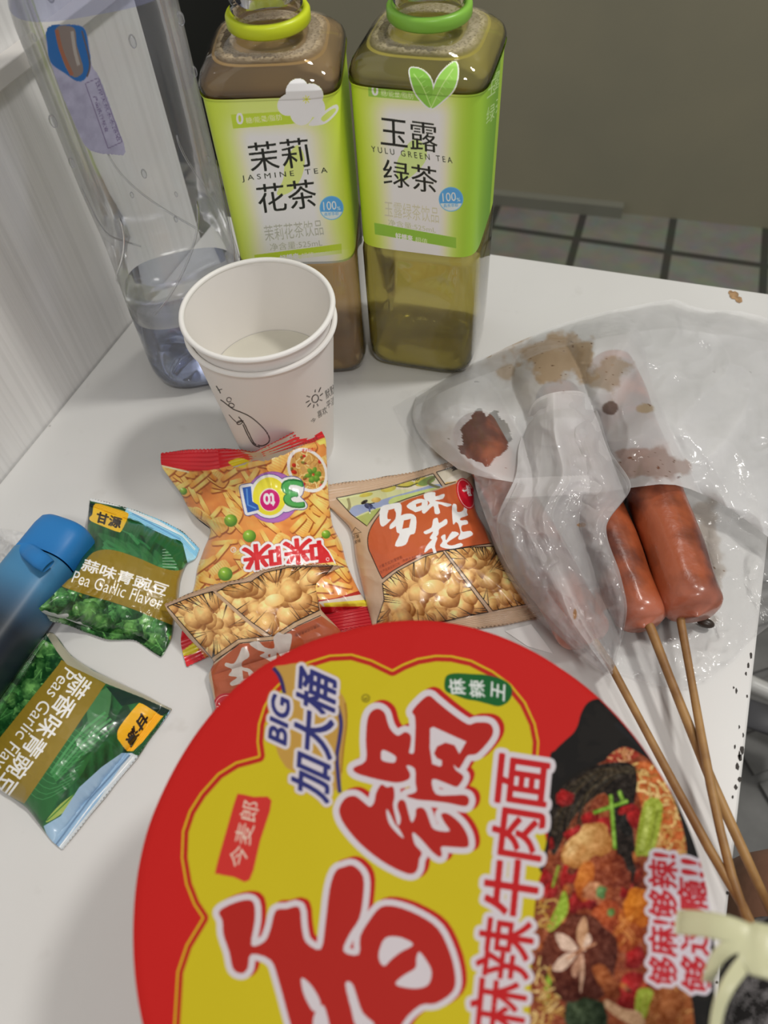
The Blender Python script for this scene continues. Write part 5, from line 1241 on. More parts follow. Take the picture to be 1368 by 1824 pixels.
g2 = crspline(G_(110, 860, 150, 810, 210, 798, 260, 830, 318, 875, 350, 840, 362, 780, 400, 715, 440, 735, 485, 730, 495, 800, 485, 860, 500, 940, 520, 1010, 540, 960, 515, 870, 535, 825, 570, 835, 590, 900, 618, 985, 645, 940, 650, 890, 690, 878, 720, 905, 745, 970, 780, 1035, 890, 1048, 850, 980, 830, 925, 880, 922, 960, 985, 1010, 1060, 1028, 1130, 1010, 1165, 900, 1160, 830, 1160, 835, 1215, 815, 1232, 760, 1190, 690, 1110, 625, 1055, 640, 1140, 690, 1200, 672, 1250, 660, 1320, 620, 1355, 540, 1335, 400, 1260, 250, 1140, 140, 1010, 100, 920), 3)
h3 = crspline(G_(440, 890, 460, 920, 500, 1000, 520, 1020, 545, 1060, 560, 1098, 520, 1070, 460, 1000, 438, 930), 3)
# lower big character
x1 = crspline(H_(58, 355, 110, 320, 190, 295, 235, 310, 240, 400, 222, 525, 290, 505, 320, 440, 345, 350, 400, 340, 465, 332, 478, 430, 500, 510, 575, 545, 598, 420, 620, 240, 650, 150, 690, 128, 740, 120, 790, 175, 790, 280, 770, 390, 720, 470, 690, 555, 768, 572, 775, 480, 820, 400, 880, 330, 960, 328, 1070, 370, 1170, 440, 1230, 560, 1258, 680, 1245, 760, 1160, 820, 1080, 830, 990, 920, 960, 1050, 900, 1200, 780, 1300, 640, 1310, 520, 1230, 470, 1080, 420, 920, 360, 700, 320, 600, 222, 570, 205, 640, 175, 668, 130, 645, 110, 560, 80, 470, 75, 400), 3)
y1 = crspline(H_(870, 560, 900, 490, 960, 480, 1020, 500, 1042, 525, 980, 560, 930, 600, 900, 630, 875, 610), 3); y2 = crspline(H_(1075, 558, 1110, 600, 1138, 660, 1120, 725, 1060, 745, 980, 735, 955, 715, 1000, 675, 1055, 640, 1060, 590), 3)
y3 = crspline(H_(478, 690, 520, 720, 560, 780, 575, 830, 540, 862, 500, 800, 480, 740), 3); y4 = crspline(H_(700, 720, 735, 720, 760, 790, 790, 870, 850, 930, 760, 940, 730, 850), 3); y5 = crspline(H_(550, 860, 590, 830, 620, 930, 640, 1050, 560, 1040, 535, 930), 3); y6 = crspline(H_(700, 1000, 850, 1000, 860, 1090, 760, 1160, 690, 1100), 3)
red = np.maximum(np.maximum(A.mask(g1), A.mask(g2)), A.mask(x1))
white_in = A.mask(h1, h2, h3, y1, y2, y3, y4, y5, y6, nz=True)
wo = A.grow(red, 11.5)
sh_ = np.zeros_like(wo); dx_, dy_ = int(9 * A.k), int(-5 * A.k)
sh_[:dy_, dx_:] = wo[-dy_:, :-dx_]
A.put(sh_, (.70, .12, .11)); A.put(wo, WH); A.put(red, (.665, .145, .12)); A.put(white_in, WH)
# ---- picture of the dish in its black bowl
dish = A.mask(crspline(Q_(120, 388, 150, 330, 200, 280, 250, 235, 275, 190, 292, 130, 330, 68, 400, 42, 480, 52, 560, 110, 680, 240, 820, 400, 950, 600, 1040, 800, 1080, 1100, 1090, 1500, 1080, 1850, 1060, 2200, 900, 2600, 500, 2800, 200, 2700, 60, 2300, 20, 1824, 30, 1500, 50, 1250, 90, 1040, 60, 960, 110, 800), 3))
A.put(dish, (.085, .078, .075)); A.put(dish * (fnoise(A.X / 40, A.Y / 26, 3) > .56), (.13, .115, .105), .5)
A.line(Q_(480, 180, 640, 330, 800, 520, 940, 760, 985, 940), 9, (.12, .12, .13), .8, 5, dish); A.line(Q_(430, 100, 600, 220, 760, 400, 900, 600, 990, 800), 3, (.17, .16, .16), .8, 5, dish)
food = A.mask(crspline(Q_(430, 380, 520, 310, 620, 350, 720, 430, 790, 560, 840, 720, 868, 900, 880, 1200, 890, 1500, 895, 1824, 860, 2200, 700, 2500, 400, 2600, 120, 2400, 20, 2000, 20, 1500, 50, 1100, 110, 900, 130, 700, 160, 560, 300, 450), 4))
w1 = fnoise(A.X / 14, A.Y / 14, 61, 4); w2 = fnoise(A.X / 9, A.Y / 9, 71, 3)
base = np.array([.40, .15, .09]) * (1 - w1[..., None]) + np.array([.62, .33, .18]) * w1[..., None]
A.a += ((base - A.a) * food[..., None]).astype(np.float32)
rr = random.Random(77)
nood = A.mask(crspline(Q_(540, 430, 640, 390, 720, 440, 790, 570, 840, 720, 868, 900, 790, 910, 690, 880, 640, 700, 600, 560), 4))
A.put(nood, (.72, .36, .16))
def strands(clip, box, n, cols, wd=(3.0, 4.6), L=(10, 26)):
    for k in range(n):
        x = rr.uniform(box[0], box[2]); y = rr.uniform(box[1], box[3]); a = rr.uniform(0, 6.28); pts = [(x, y)]
        for q in range(4):
            a += rr.uniform(-1.1, 1.1); l = rr.uniform(*L) / 2.2; x += l * math.cos(a); y += l * math.sin(a); pts.append((x, y))
        w_ = rr.uniform(*wd); c = np.array(rr.choice(cols))
        A.line(pts, w_ + 1.4, c * .62, .8, 3, clip); A.line(pts, w_ * .8, c, 1, 3, clip)
strands(nood, (1115, 1355, 1225, 1525), 90, [(.86, .70, .42), (.80, .58, .30), (.90, .76, .50), (.74, .44, .2)])
n2 = A.mask(crspline(Q_(430, 375, 520, 312, 610, 350, 560, 385, 480, 400), 4)); A.put(n2, (.55, .16, .10)); strands(n2, (1078, 1328, 1142, 1362), 22, [(.80, .55, .35), (.72, .28, .18), (.85, .62, .45)], (2.2, 3.4), (8, 16))
# dark kelp strands
kelp = A.mask(crspline(Q_(150, 560, 280, 440, 430, 400, 560, 400, 600, 480, 580, 640, 560, 800, 480, 720, 420, 560, 250, 700, 150, 900, 120, 800), 4)); A.put(kelp, (.085, .075, .06), .92)
kelp2 = A.mask(crspline(Q_(480, 700, 560, 680, 590, 900, 600, 1060, 560, 1100, 500, 960), 4)); A.put(kelp2, (.09, .08, .07), .9)
for k in range(26):
    x = rr.uniform(130, 300); A.line(Q_(x, rr.uniform(700, 1000), x + 60, rr.uniform(560, 640), x + 190, rr.uniform(440, 500), x + 330, rr.uniform(400, 460)), rr.uniform(1.0, 2.0), rr.choice([(.25, .20, .13), (.13, .12, .09), (.33, .27, .17)]), .8, 6, food)
def chunk(cx, cy, rx, ry, an, c0, c1, sq=3.0, n=.35): 
    p = Q_(cx, cy)[0]; A.blob(p[0], p[1], rx * .3256, ry * .3256, an, c0, c1, food, noise=n, sq=sq)
CH0, CH1 = (.70, .13, .13), (.42, .06, .06)
for (x, y, a, b, an) in ((205, 590, 45, 45, .3), (340, 705, 45, 40, .2), (420, 740, 50, 40, .6), (255, 790, 55, 40, -.5), (580, 690, 35, 75, -.3), (540, 650, 55, 20, -.4), (115, 835, 28, 38, 0), (240, 1010, 55, 110, .2), (90, 1030, 40, 50, .4), (330, 1140, 60, 60, .3), (245, 1160, 40, 60, .2), (540, 1090, 30, 50, .2), (375, 1360, 42, 46, .3), (585, 1460, 52, 60, .1), (120, 1110, 40, 60, .5), (560, 1640, 60, 110, .2)): chunk(x, y, a, b, an, CH0, CH1)
for k in range(40): chunk(rr.uniform(60, 860), rr.uniform(900, 2300), rr.uniform(18, 60), rr.uniform(14, 40), rr.uniform(0, 3), rr.choice([(.66, .22, .12), (.74, .42, .20), (.55, .16, .10), (.50, .28, .16)]), (.34, .12, .07))
# tofu puff, beef, cabbage
chunk(330, 850, 150, 95, -.6, (.86, .70, .46), (.62, .38, .16)); chunk(250, 890, 70, 40, -.7, (.90, .76, .54), (.70, .46, .22), n=.5)
chunk(430, 1000, 130, 110, -.3, (.60, .30, .17), (.40, .14, .07), n=.8); chunk(310, 1040, 45, 110, .15, (.78, .46, .16), (.62, .28, .08)); chunk(380, 1100, 80, 50, .3, (.80, .58, .42), (.56, .28, .16), n=.8)
chunk(500, 1300, 140, 130, .5, (.78, .44, .18), (.54, .22, .08), n=.7); chunk(430, 1240, 70, 90, .2, (.72, .34, .16), (.5, .18, .08)); chunk(600, 1180, 70, 110, .1, (.84, .50, .12), (.68, .34, .06))
for k in range(30): A.line(Q_(440 + rr.uniform(0, 160), 1220 + rr.uniform(0, 190), 470 + rr.uniform(0, 160), 1200 + rr.uniform(0, 200)), 1.4, rr.choice([(.90, .66, .36), (.45, .16, .07)]), .55, clip=food)
# shiitake cap with its carved star
chunk(285, 1470, 200, 250, .1, (.42, .19, .11), (.27, .10, .06), 2.2, .25)
for (x0, y0, x1, y1, x2, y2, x3, y3, c) in ((300, 1420, 265, 1330, 310, 1235, 332, 1330, (.74, .56, .42)), (275, 1420, 190, 1420, 150, 1330, 225, 1350, (.80, .68, .60)), (270, 1440, 200, 1530, 135, 1525, 190, 1450, (.80, .68, .60)), (300, 1440, 285, 1550, 290, 1660, 312, 1540, (.78, .62, .52)), (310, 1430, 350, 1370, 330, 1330, 305, 1390, (.82, .70, .62)), (285, 1440, 240, 1530, 262, 1570, 300, 1480, (.72, .54, .44))):
    A.poly(crspline(Q_(x0, y0, x1, y1, x2, y2, x3, y3), 4), c, clip=food)
A.line(Q_(215, 1470, 290, 1425, 375, 1385), 3.4, (.72, .50, .36), curve=4)
chunk(430, 1590, 110, 40, .95, (.62, .34, .17), (.44, .20, .09))
# spring onion and greens
GR0, GR1 = (.66, .72, .26), (.42, .48, .12)
for q in ((640, 610, 740, 625, 690, 880, 625, 905, 588, 880), (600, 1640, 690, 1650, 640, 1800, 590, 1790)): A.poly(crspline(Q_(*q), 3), (.56, .61, .20), clip=food)
A.line(Q_(668, 640, 622, 880), 9, (.68, .72, .36), .8, clip=food); A.line(Q_(715, 650, 668, 860), 5, (.46, .50, .14), .8, clip=food); A.line(Q_(650, 1660, 620, 1790), 8, (.60, .62, .24), .8, clip=food)
for q in ((360, 670, 550, 605), (455, 570, 478, 870), (500, 550, 520, 600)): A.line(Q_(*q), 7.5, (.36, .54, .14), clip=food); A.line(Q_(*q), 3, (.55, .70, .26), clip=food)
A.poly(crspline(Q_(160, 1180, 200, 1095, 225, 1180, 200, 1250, 130, 1320, 110, 1290), 4), (.58, .68, .22), clip=food); A.poly(crspline(Q_(85, 1700, 110, 1540, 130, 1560, 118, 1700), 4), (.52, .64, .18), clip=food); A.line(Q_(135, 1080, 170, 960), 5, (.52, .60, .2), clip=food)
chunk(400, 1105, 26, 34, .2, (.42, .58, .34), (.28, .40, .22)); chunk(455, 1215, 20, 22, .2, (.42, .56, .3), (.3, .42, .2))
n3 = A.mask(crspline(Q_(30, 1500, 110, 1480, 160, 1640, 210, 1760, 180, 1900, 30, 1900), 4)); strands(n3, (945, 1720, 1015, 1830), 40, [(.80, .64, .36), (.70, .50, .24), (.86, .72, .46)])
n4 = A.mask(crspline(Q_(60, 1150, 160, 1130, 140, 1300, 60, 1300), 4)); strands(n4, (955, 1600, 1000, 1660), 16, [(.80, .64, .36), (.74, .55, .24)])
n5 = A.mask(crspline(Q_(690, 1660, 880, 1640, 890, 2000, 650, 2000), 4)); A.put(n5, (.58, .32, .16)); strands(n5, (1160, 1765, 1230, 1880), 44, [(.72, .46, .26), (.64, .38, .2), (.78, .54, .32)])
chunk(310, 1780, 120, 90, .1, (.22, .27, .17), (.12, .17, .10)); A.poly(crspline(Q_(430, 1690, 520, 1740, 610, 1760, 640, 1830, 560, 1830, 430, 1740), 4), (.76, .60, .46), clip=food)
chunk(780, 1740, 60, 90, .3, (.70, .42, .24), (.5, .26, .12))
A.a += (food * ((fnoise(A.X / 3.2, A.Y / 3.2, 91, 3) - .5) * .34 + (fnoise(A.X / 10, A.Y / 10, 95, 2) - .5) * .16))[..., None].astype(np.float32)
# red column of writing with a white edge
col_m = A.zero()
for (ch, p0, p1, p3, b_) in (('面', (570, 382), (602, 62), (236, 330), 2.1), ('肉', (537, 732), (572, 420), (203, 675), 2.1), ('牛', (500, 1120), (535, 752), (150, 1065), 2.3), ('辣', (455, 1548), (502, 1150), (98, 1490), 1.7), ('麻', (415, 1955), (452, 1560), (52, 1890), 1.7), ('鲜', (380, 2380), (410, 1990), (10, 2310), 1.7)):
    col_m = np.maximum(col_m, A.textmask(ch, *[T_(*p)[0] for p in (p0, p1, p3)], b_))
A.put(A.grow(col_m, 9.5), WH); A.put(col_m, (.72, .12, .135))
# the two red lines at the right
ln_m = np.maximum(A.textmask('够麻!够辣!', *U_(462, 1565, 462, 150, 158, 1525), 1.5), A.textmask('够过瘾!!', *U_(835, 1655, 775, 225, 515, 1600), 1.7))
A.put(A.grow(ln_m, 7.5) * (A.X < 1268), (.79, .755, .79)); A.put(ln_m * (A.X < 1266), (.70, .13, .17))
# lid mesh: square grid folded into a disc, its edge following the traced outline
res = [(300, 1380), (400, 1240), (520, 1150), (730, 1103), (900, 1135), (1000, 1190), (1100, 1280), (1200, 1420), (1250, 1530), (1268, 1650), (1272, 1780), (1266, 1860), (237, 1640), (240, 1700), (252, 1830)]
pr = np.array([tp(x, y, LZ)[:2] - LC for x, y in res]); pa = np.arctan2(pr[:, 1], pr[:, 0]); prr = np.linalg.norm(pr, axis=1)
o_ = np.argsort(pa); pa = pa[o_]; prr = prr[o_]
pa = np.concatenate([pa, [pa[0] + 2 * math.pi - 1.2, pa[0] + 2 * math.pi - .6]]) ; prr = np.concatenate([prr, [LR, LR]])
o_ = np.argsort(np.mod(pa, 2 * math.pi)); pa = np.mod(pa, 2 * math.pi)[o_]; prr = prr[o_]
def lid_r(t): return np.interp(np.mod(t, 2 * math.pi), np.concatenate([pa - 2 * math.pi, pa, pa + 2 * math.pi]), np.tile(prr, 3))
kern = np.linspace(-.22, .22, 15)
def lid_rs(t): return sum(lid_r(t + k) for k in kern) / len(kern)
n = 860
a = np.linspace(-1, 1, n); ga, gb = np.meshgrid(a, a)
X = ga * np.sqrt(1 - gb ** 2 / 2); Y = gb * np.sqrt(1 - ga ** 2 / 2)
rad = np.hypot(X, Y); th = np.arctan2(Y, X); rr_ = rad * lid_rs(th)
Z = LZ + .0011 * (fnoise(X * 2.4 + 5, Y * 2.4 + 2, 8, 3) - .5) * (1 - rad ** 6) + .0007 * (ridge(X * 1.7 + 3, Y * 1.1, 12, 2) - .5) - .0006 * np.clip((rad - .965) / .035, 0, 1) ** 2
P = np.stack([LC[0] + rr_ * np.cos(th), LC[1] + rr_ * np.sin(th), Z], -1)
Pf = P.copy(); Pf[..., 2] = LZ
colr = A.lin(projv(Pf), .93)
mesh_obj('lid', P.reshape(-1, 3), grid_faces(n, n), M_LID, bowl, cols=colr.reshape(-1, 3))
LID_ART = A
# bowl wall and its rolled lip under the lid
ts = np.linspace(0, 2 * math.pi, 128, endpoint=False); V = []; prof = [(0, .004), (.052, .004), (.0545, 0), (.056, .001), (.0595, .02), (.0785, .1035), (.0800, .1045), (.0805, .1062), (.0795, .1066), (.0772, .1040), (.058, .02), (.054, .006), (0, .006)]
for (r, z) in prof: V += [(LC[0] + max(r, .0004) * math.cos(t), LC[1] + max(r, .0004) * math.sin(t), z) for t in ts]
mesh_obj('bowl_body', V, grid_faces(len(prof), 128, wrap=True), pbr('red_bowl_paper', (.50, .02, .018), .45), bowl)
# ------------------------------------------------------------------ sausages on sticks
def sausage(label, p_end, p_top, rad, stick_pts, seed, srad=.0019):
    a = np.array(p_end, float); b = np.array(p_top, float); d = b - a; L_ = np.linalg.norm(d); d /= L_
    root = empty('sausage_skewer', (a[0], a[1], 0)); tag(root, label, 'sausage', 'grilled sausages in the clear bag')
    s = np.cross(d, [0, 0, 1.]); s /= np.linalg.norm(s); w = np.cross(s, d)
    n, m = 90, 56; V = []; C = []
    tt = np.linspace(0, 1, n)
    for i, t in enumerate(tt):
        x = t * L_
        e0 = np.clip(x / .009, 0, 1); e1 = np.clip((L_ - x) / .010, 0, 1)
        r = rad * min((1 - (1 - e0) ** 2.6) ** .5, (1 - (1 - e1) ** 2.4) ** .5)
        r = max(r, rad * .02)
        ph = np.linspace(0, 2 * math.pi, m, endpoint=False)
        q = 1 + .055 * (fnoise(np.cos(ph) * 1.3 + seed, np.sin(ph) * 1.3 + x * 34, seed, 3) - .5) * 2 + .03 * np.sin(x * 120 + seed) * np.cos(ph - .6)
        for k in range(m):
            V.append(a + d * x + r * q[k] * (math.cos(ph[k]) * s + math.sin(ph[k]) * w * .97))
            C.append([np.clip(1 - x / .014, 0, 1) ** 1.0 * (.55 + .45 * vnoise(np.array(ph[k] * 3), np.array(x * 300), seed))] * 3)
    F = [tuple(r_) for r_ in grid_faces(n, m, wrap=True)] + [tuple(range(m)), tuple(reversed(range((n - 1) * m, n * m)))]
    mesh_obj('sausage', V, F, M_SAUSAGE, root, cols=np.array(C))
    pts = [a + d * .03] + [np.array(p) for p in stick_pts]
    tube('stick', pts, [srad * .9] + [srad * (1.0 + .05 * math.sin(i * 2.1)) for i in range(1, len(pts) - 1)] + [srad * .8], M_STICK, root, seg=9)
    return root
ZS = .0160
sausage('rightmost grilled sausage, its pink end showing and a thin bamboo stick through it', tp(1242, 1099, ZS + .0045), tp(1082, 640, ZS + .003), .0145,
        [tp(1213, 1110, .0165), tp(1232, 1215, .017), tp(1249, 1310, .0185), tp(1266, 1400, .021), tp(1283, 1480, .022), tp(1303, 1560, .0225), tp(1342, 1672, .022)], 3)
sausage('middle grilled sausage, its lower half bare beside the folded bag mouth', tp(1148, 1119, ZS - .0015), tp(985, 690, ZS - .001), .0130,
        [tp(1160, 1122, .0155), tp(1192, 1205, .0150), tp(1232, 1305, .0145), tp(1270, 1398, .0135), tp(1312, 1490, .0135), tp(1378, 1635, .013)], 8, .0022)
sausage('leftmost grilled sausage, wholly wrapped in the clear plastic bag', tp(1050, 1147, ZS - .002), tp(836, 748, ZS - .001), .0132,
        [tp(1086, 1182, .0145), tp(1140, 1283, .016), tp(1200, 1395, .018), tp(1262, 1510, .020), tp(1322, 1612, .022), tp(1352, 1672, .022)], 14)
bm = bmesh.new(); bmesh.ops.create_uvsphere(bm, u_segments=20, v_segments=12, radius=1)
c = tp(1257, 1110, .004)
for v in bm.verts: v.co = Vector((c[0] + v.co.x * .0042, c[1] + v.co.y * .0025, .0042 + v.co.z * .0022))
pep = bm_obj('black_bean', bm, pbr('dark_bean', (.035, .022, .015), .35), None, True)
tag(pep, 'small dark bean on the bag beside the rightmost sausage end', 'bean')
# ------------------------------------------------------------------ the clear plastic bag
def add_float(o, name, val):
    a = o.data.attributes.new(name, 'FLOAT', 'POINT'); a.data.foreach_set('value', np.asarray(val, dtype=np.float32).ravel())
def bag_mat(name, haze_col, rough, tint=(1, 1, 1), refl=1.5):
    m, N, L, b = new_mat(name); out = N['Material Output']; N.remove(b)
    tr = N.new('ShaderNodeBsdfTransparent'); tr.inputs[0].default_value = (*tint, 1)
    df = N.new('ShaderNodeBsdfDiffuse'); df.inputs[0].default_value = (*haze_col, 1)
    tl = N.new('ShaderNodeBsdfTranslucent'); tl.inputs[0].default_value = (*haze_col, 1)
    dd = N.new('ShaderNodeMixShader'); dd.inputs[0].default_value = .3; L.new(df.outputs[0], dd.inputs[1]); L.new(tl.outputs[0], dd.inputs[2])
    hz = N.new('ShaderNodeAttribute'); hz.attribute_name = 'Haze'
    mx = N.new('ShaderNodeMixShader'); L.new(hz.outputs['Fac'], mx.inputs[0]); L.new(tr.outputs[0], mx.inputs[1]); L.new(dd.outputs[0], mx.inputs[2])
    a = N.new('ShaderNodeAttribute'); a.attribute_name = 'Col'
    sd = N.new('ShaderNodeBsdfDiffuse'); L.new(a.outputs['Color'], sd.inputs[0])
    st = N.new('ShaderNodeBsdfTransparent'); L.new(a.outputs['Color'], st.inputs[0])
    sm = N.new('ShaderNodeMixShader'); sm.inputs[0].default_value = .55; L.new(st.outputs[0], sm.inputs[1]); L.new(sd.outputs[0], sm.inputs[2])
    mm = N.new('ShaderNodeMixShader'); L.new(a.outputs['Alpha'], mm.inputs[0]); L.new(mx.outputs[0], mm.inputs[1]); L.new(sm.outputs[0], mm.inputs[2])
    gl = N.new('ShaderNodeBsdfGlossy'); gl.inputs['Roughness'].default_value = rough
    tc = N.new('ShaderNodeTexCoord'); nb_ = N.new('ShaderNodeTexNoise'); nb_.inputs['Scale'].default_value = 85; nb_.inputs['Detail'].default_value = 3; nb_.inputs['Distortion'].default_value = .8; L.new(tc.outputs['Object'], nb_.inputs['Vector'])
    bp = N.new('ShaderNodeBump'); bp.inputs['Strength'].default_value = .32; bp.inputs['Distance'].default_value = .004; L.new(nb_.outputs[0], bp.inputs['Height']); L.new(bp.outputs[0], gl.inputs['Normal'])
    fr = N.new('ShaderNodeFresnel'); fr.inputs[0].default_value = 1.5
    ml = N.new('ShaderNodeMath'); ml.operation = 'MULTIPLY'; ml.inputs[1].default_value = refl; ml.use_clamp = True; L.new(fr.outputs[0], ml.inputs[0])
    m2 = N.new('ShaderNodeMixShader'); L.new(ml.outputs[0], m2.inputs[0]); L.new(mm.outputs[0], m2.inputs[1]); L.new(gl.outputs[0], m2.inputs[2]); L.new(m2.outputs[0], out.inputs[0])
    return m
M_BAG = bag_mat('clear_bag_film', (.96, .96, .97), .13, refl=.5)
M_BAGP = bag_mat('clear_bag_film_folded', (.98, .95, .955), .09, refl=.5)
bag = empty('plastic_bag', (.03, .30, 0)); tag(bag, 'crumpled clear plastic bag, greasy with sauce, wrapped round the grilled sausages', 'plastic bag')
def bag_sheet(name, net, zf, mat, haze, stain=None, nu=200, nv=200, vk=None, spline=True):
    R = np.array([resample_row(crspline(r, 6, closed=False), 25) for r in net]); Gm = smooth_rows(R, nv, vk)
    uu = np.linspace(0, 24, nu); i = np.clip(uu.astype(int), 0, 23); f = (uu - i)[None, :, None]; Gm = Gm[:, i] * (1 - f) + Gm[:, i + 1] * f
    v = np.linspace(0, 1, nv)[:, None] * np.ones((1, nu)); u = np.linspace(0, 1, nu)[None, :] * np.ones((nv, 1))
    z = zf(u, v, Gm); P = tpv(Gm, np.maximum(z, .0006))
    col = np.ones((nv, nu, 4)); col[..., 3] = 0
    if stain is not None: col = stain(Gm, col)
    o = mesh_obj(name, P.reshape(-1, 3), grid_faces(nv, nu, flip=True), mat, bag, cols=col.reshape(-1, 4))
    add_float(o, 'Haze', haze(u, v, Gm))
    return o
def crumple(G, s, seed, oct=3, an=0.0, st=1.0):
    x, y = G[..., 0] / s, G[..., 1] / s; c, d = math.cos(an), math.sin(an); x, y = (x * c + y * d) * st, (-x * d + y * c)
    return ridge(x + .35 * vnoise(x * 1.3, y * 1.3, seed + 2), y + .35 * vnoise(x * 1.3 + 9, y * 1.3, seed + 4), seed, oct)
def sauce(regions, seed):
    def f(G, col):
        for (cx, cy, rx, ry, thr, c, al) in regions:
            q = 1 - np.hypot((G[..., 0] - cx) / rx, (G[..., 1] - cy) / ry)
            w = fnoise(G[..., 0] / 26, G[..., 1] / 26, seed, 4) * .9 + q * .9
            a = smooth01((w - thr) / .22) * (q > -.25) * al
            cc = s2l(np.array(c)); col[..., :3] = np.where(a[..., None] > col[..., 3:4], cc, col[..., :3]); col[..., 3] = np.maximum(col[..., 3], a)
        sp = (vnoise(G[..., 0] / 4.2, G[..., 1] / 4.2, seed + 3) > .93) & (col[..., 3] > .3)
        col[..., :3] = np.where(sp[..., None], s2l(np.array([.42, .26, .10])), col[..., :3]); col[..., 3] = np.where(sp, .9, col[..., 3])
        return col
    return f
# axis lines of the sausages in pixels, to lift the film over them
SA = [((1242, 1104), (1082, 640)), ((1150, 1118), (985, 690)), ((1056, 1150), (836, 748))]
def over(G, hgt=.0375, rpx=66):
    z = 0 * G[..., 0]
    for (p, q) in SA:
        p, q = np.array(p, float), np.array(q, float); d = q - p; t = np.clip(((G - p) @ d) / (d @ d), -.02, 1.02)
        dist = np.linalg.norm(G - (p + t[..., None] * d), axis=-1)
        z = np.maximum(z, hgt * np.sqrt(np.clip(1 - (dist / (rpx * 1.25)) ** 2, 0, 1)))
    return z
bag_sheet('lower_sheet', [[(700, 724), (765, 688), (860, 640), (960, 594), (1100, 560), (1240, 550), (1440, 600)], [(728, 775), (800, 760), (900, 740), (1000, 720), (1150, 720), (1280, 730), (1440, 760)],
                          [(775, 838), (860, 850), (950, 860), (1050, 870), (1160, 880), (1290, 890), (1440, 905)], [(890, 950), (950, 970), (1030, 990), (1110, 1000), (1200, 1010), (1310, 1000), (1440, 985)],
                          [(985, 1105), (1040, 1110), (1100, 1110), (1170, 1105), (1250, 1090), (1350, 1062), (1440, 1030)], [(1085, 1196), (1120, 1205), (1170, 1222), (1232, 1224), (1300, 1180), (1345, 1135), (1440, 1062)]],
          lambda u, v, G: .0012 + .0045 * np.clip(crumple(G, 70, 4) - .45, 0, 1) * np.clip(np.minimum(u, 1 - u) * 12, .25, 1), M_BAG,
          lambda u, v, G: .10 + .16 * np.clip(crumple(G, 60, 9, 2) - .62, 0, 1) * 3 + .05 * (v > .985),
          sauce([(1255, 985, 46, 150, .70, (.62, .52, .40), .35), (1150, 1000, 90, 150, .75, (.45, .30, .20), .5), (940, 640, 150, 70, .78, (.66, .55, .40), .6), (800, 780, 60, 60, .75, (.66, .54, .38), .5)], 6), 190, 190)
ush = lambda u, v, G: np.maximum(over(G), .006 + .020 * np.clip(np.sin(np.clip(u * 1.05, 0, 1) * math.pi), 0, 1) ** .6 * np.clip(np.sin(np.clip(v * .92 + .06, 0, 1) * math.pi), 0, 1) ** .7) * np.clip(v * 7, .15, 1) + .010 * (crumple(G, 150, 21, 2, .5, 1.0) - .55) * np.clip(v * 6, .2, 1) + .0042 * (crumple(G, 78, 27, 2, 1.0) - .4) * np.interp(G[..., 0], [1000, 1180], [.5, 1.3]) + .0010 * (crumple(G, 30, 29, 2) - .5)
top_net = [[(742, 705), (800, 668), (850, 640), (940, 605), (962, 590), (1050, 562), (1130, 545), (1210, 532), (1242, 550), (1330, 556), (1440, 590)],
           [(735, 740), (800, 712), (870, 690), (960, 660), (1050, 640), (1150, 625), (1250, 625), (1350, 640), (1440, 660)],
           [(748, 775), (810, 765), (880, 750), (960, 735), (1050, 725), (1150, 715), (1250, 715), (1350, 730), (1440, 750)],
           [(780, 808), (840, 810), (900, 808), (980, 810), (1060, 805), (1140, 800), (1230, 800), (1330, 815), (1440, 840)],
           [(815, 835), (860, 850), (910, 858), (985, 872), (1060, 878), (1130, 868), (1205, 864), (1290, 900), (1370, 958), (1440, 1010)]]
def haze_up(u, v, G):
    x, y = G[..., 0], G[..., 1]
    h = .42 + .34 * np.clip(crumple(G, 150, 21, 2, .5) - .6, 0, 1) * 2.2 + .06 * (fnoise(x / 30, y / 30, 3) - .5)
    patch = np.clip(1 - np.hypot((x - 864) / 56, (y - 778) / 56), 0, 1) + .5 * (fnoise(x / 17, y / 17, 33, 4) - .5)
    return np.clip(np.where(patch > .18, .03, h), .02, .8)
bag_sheet('upper_sheet', top_net, ush, M_BAG, haze_up,
          sauce([(1000, 640, 110, 62, .66, (.72, .60, .44), .80), (1080, 660, 60, 70, .80, (.68, .57, .40), .6), (900, 665, 40, 36, .84, (.70, .60, .46), .6), (1160, 825, 130, 50, .78, (.60, .40, .28), .55), (1150, 728, 30, 16, .72, (.70, .60, .42), .7), (1085, 728, 22, 16, .7, (.36, .22, .12), .8)], 16), 260, 220)
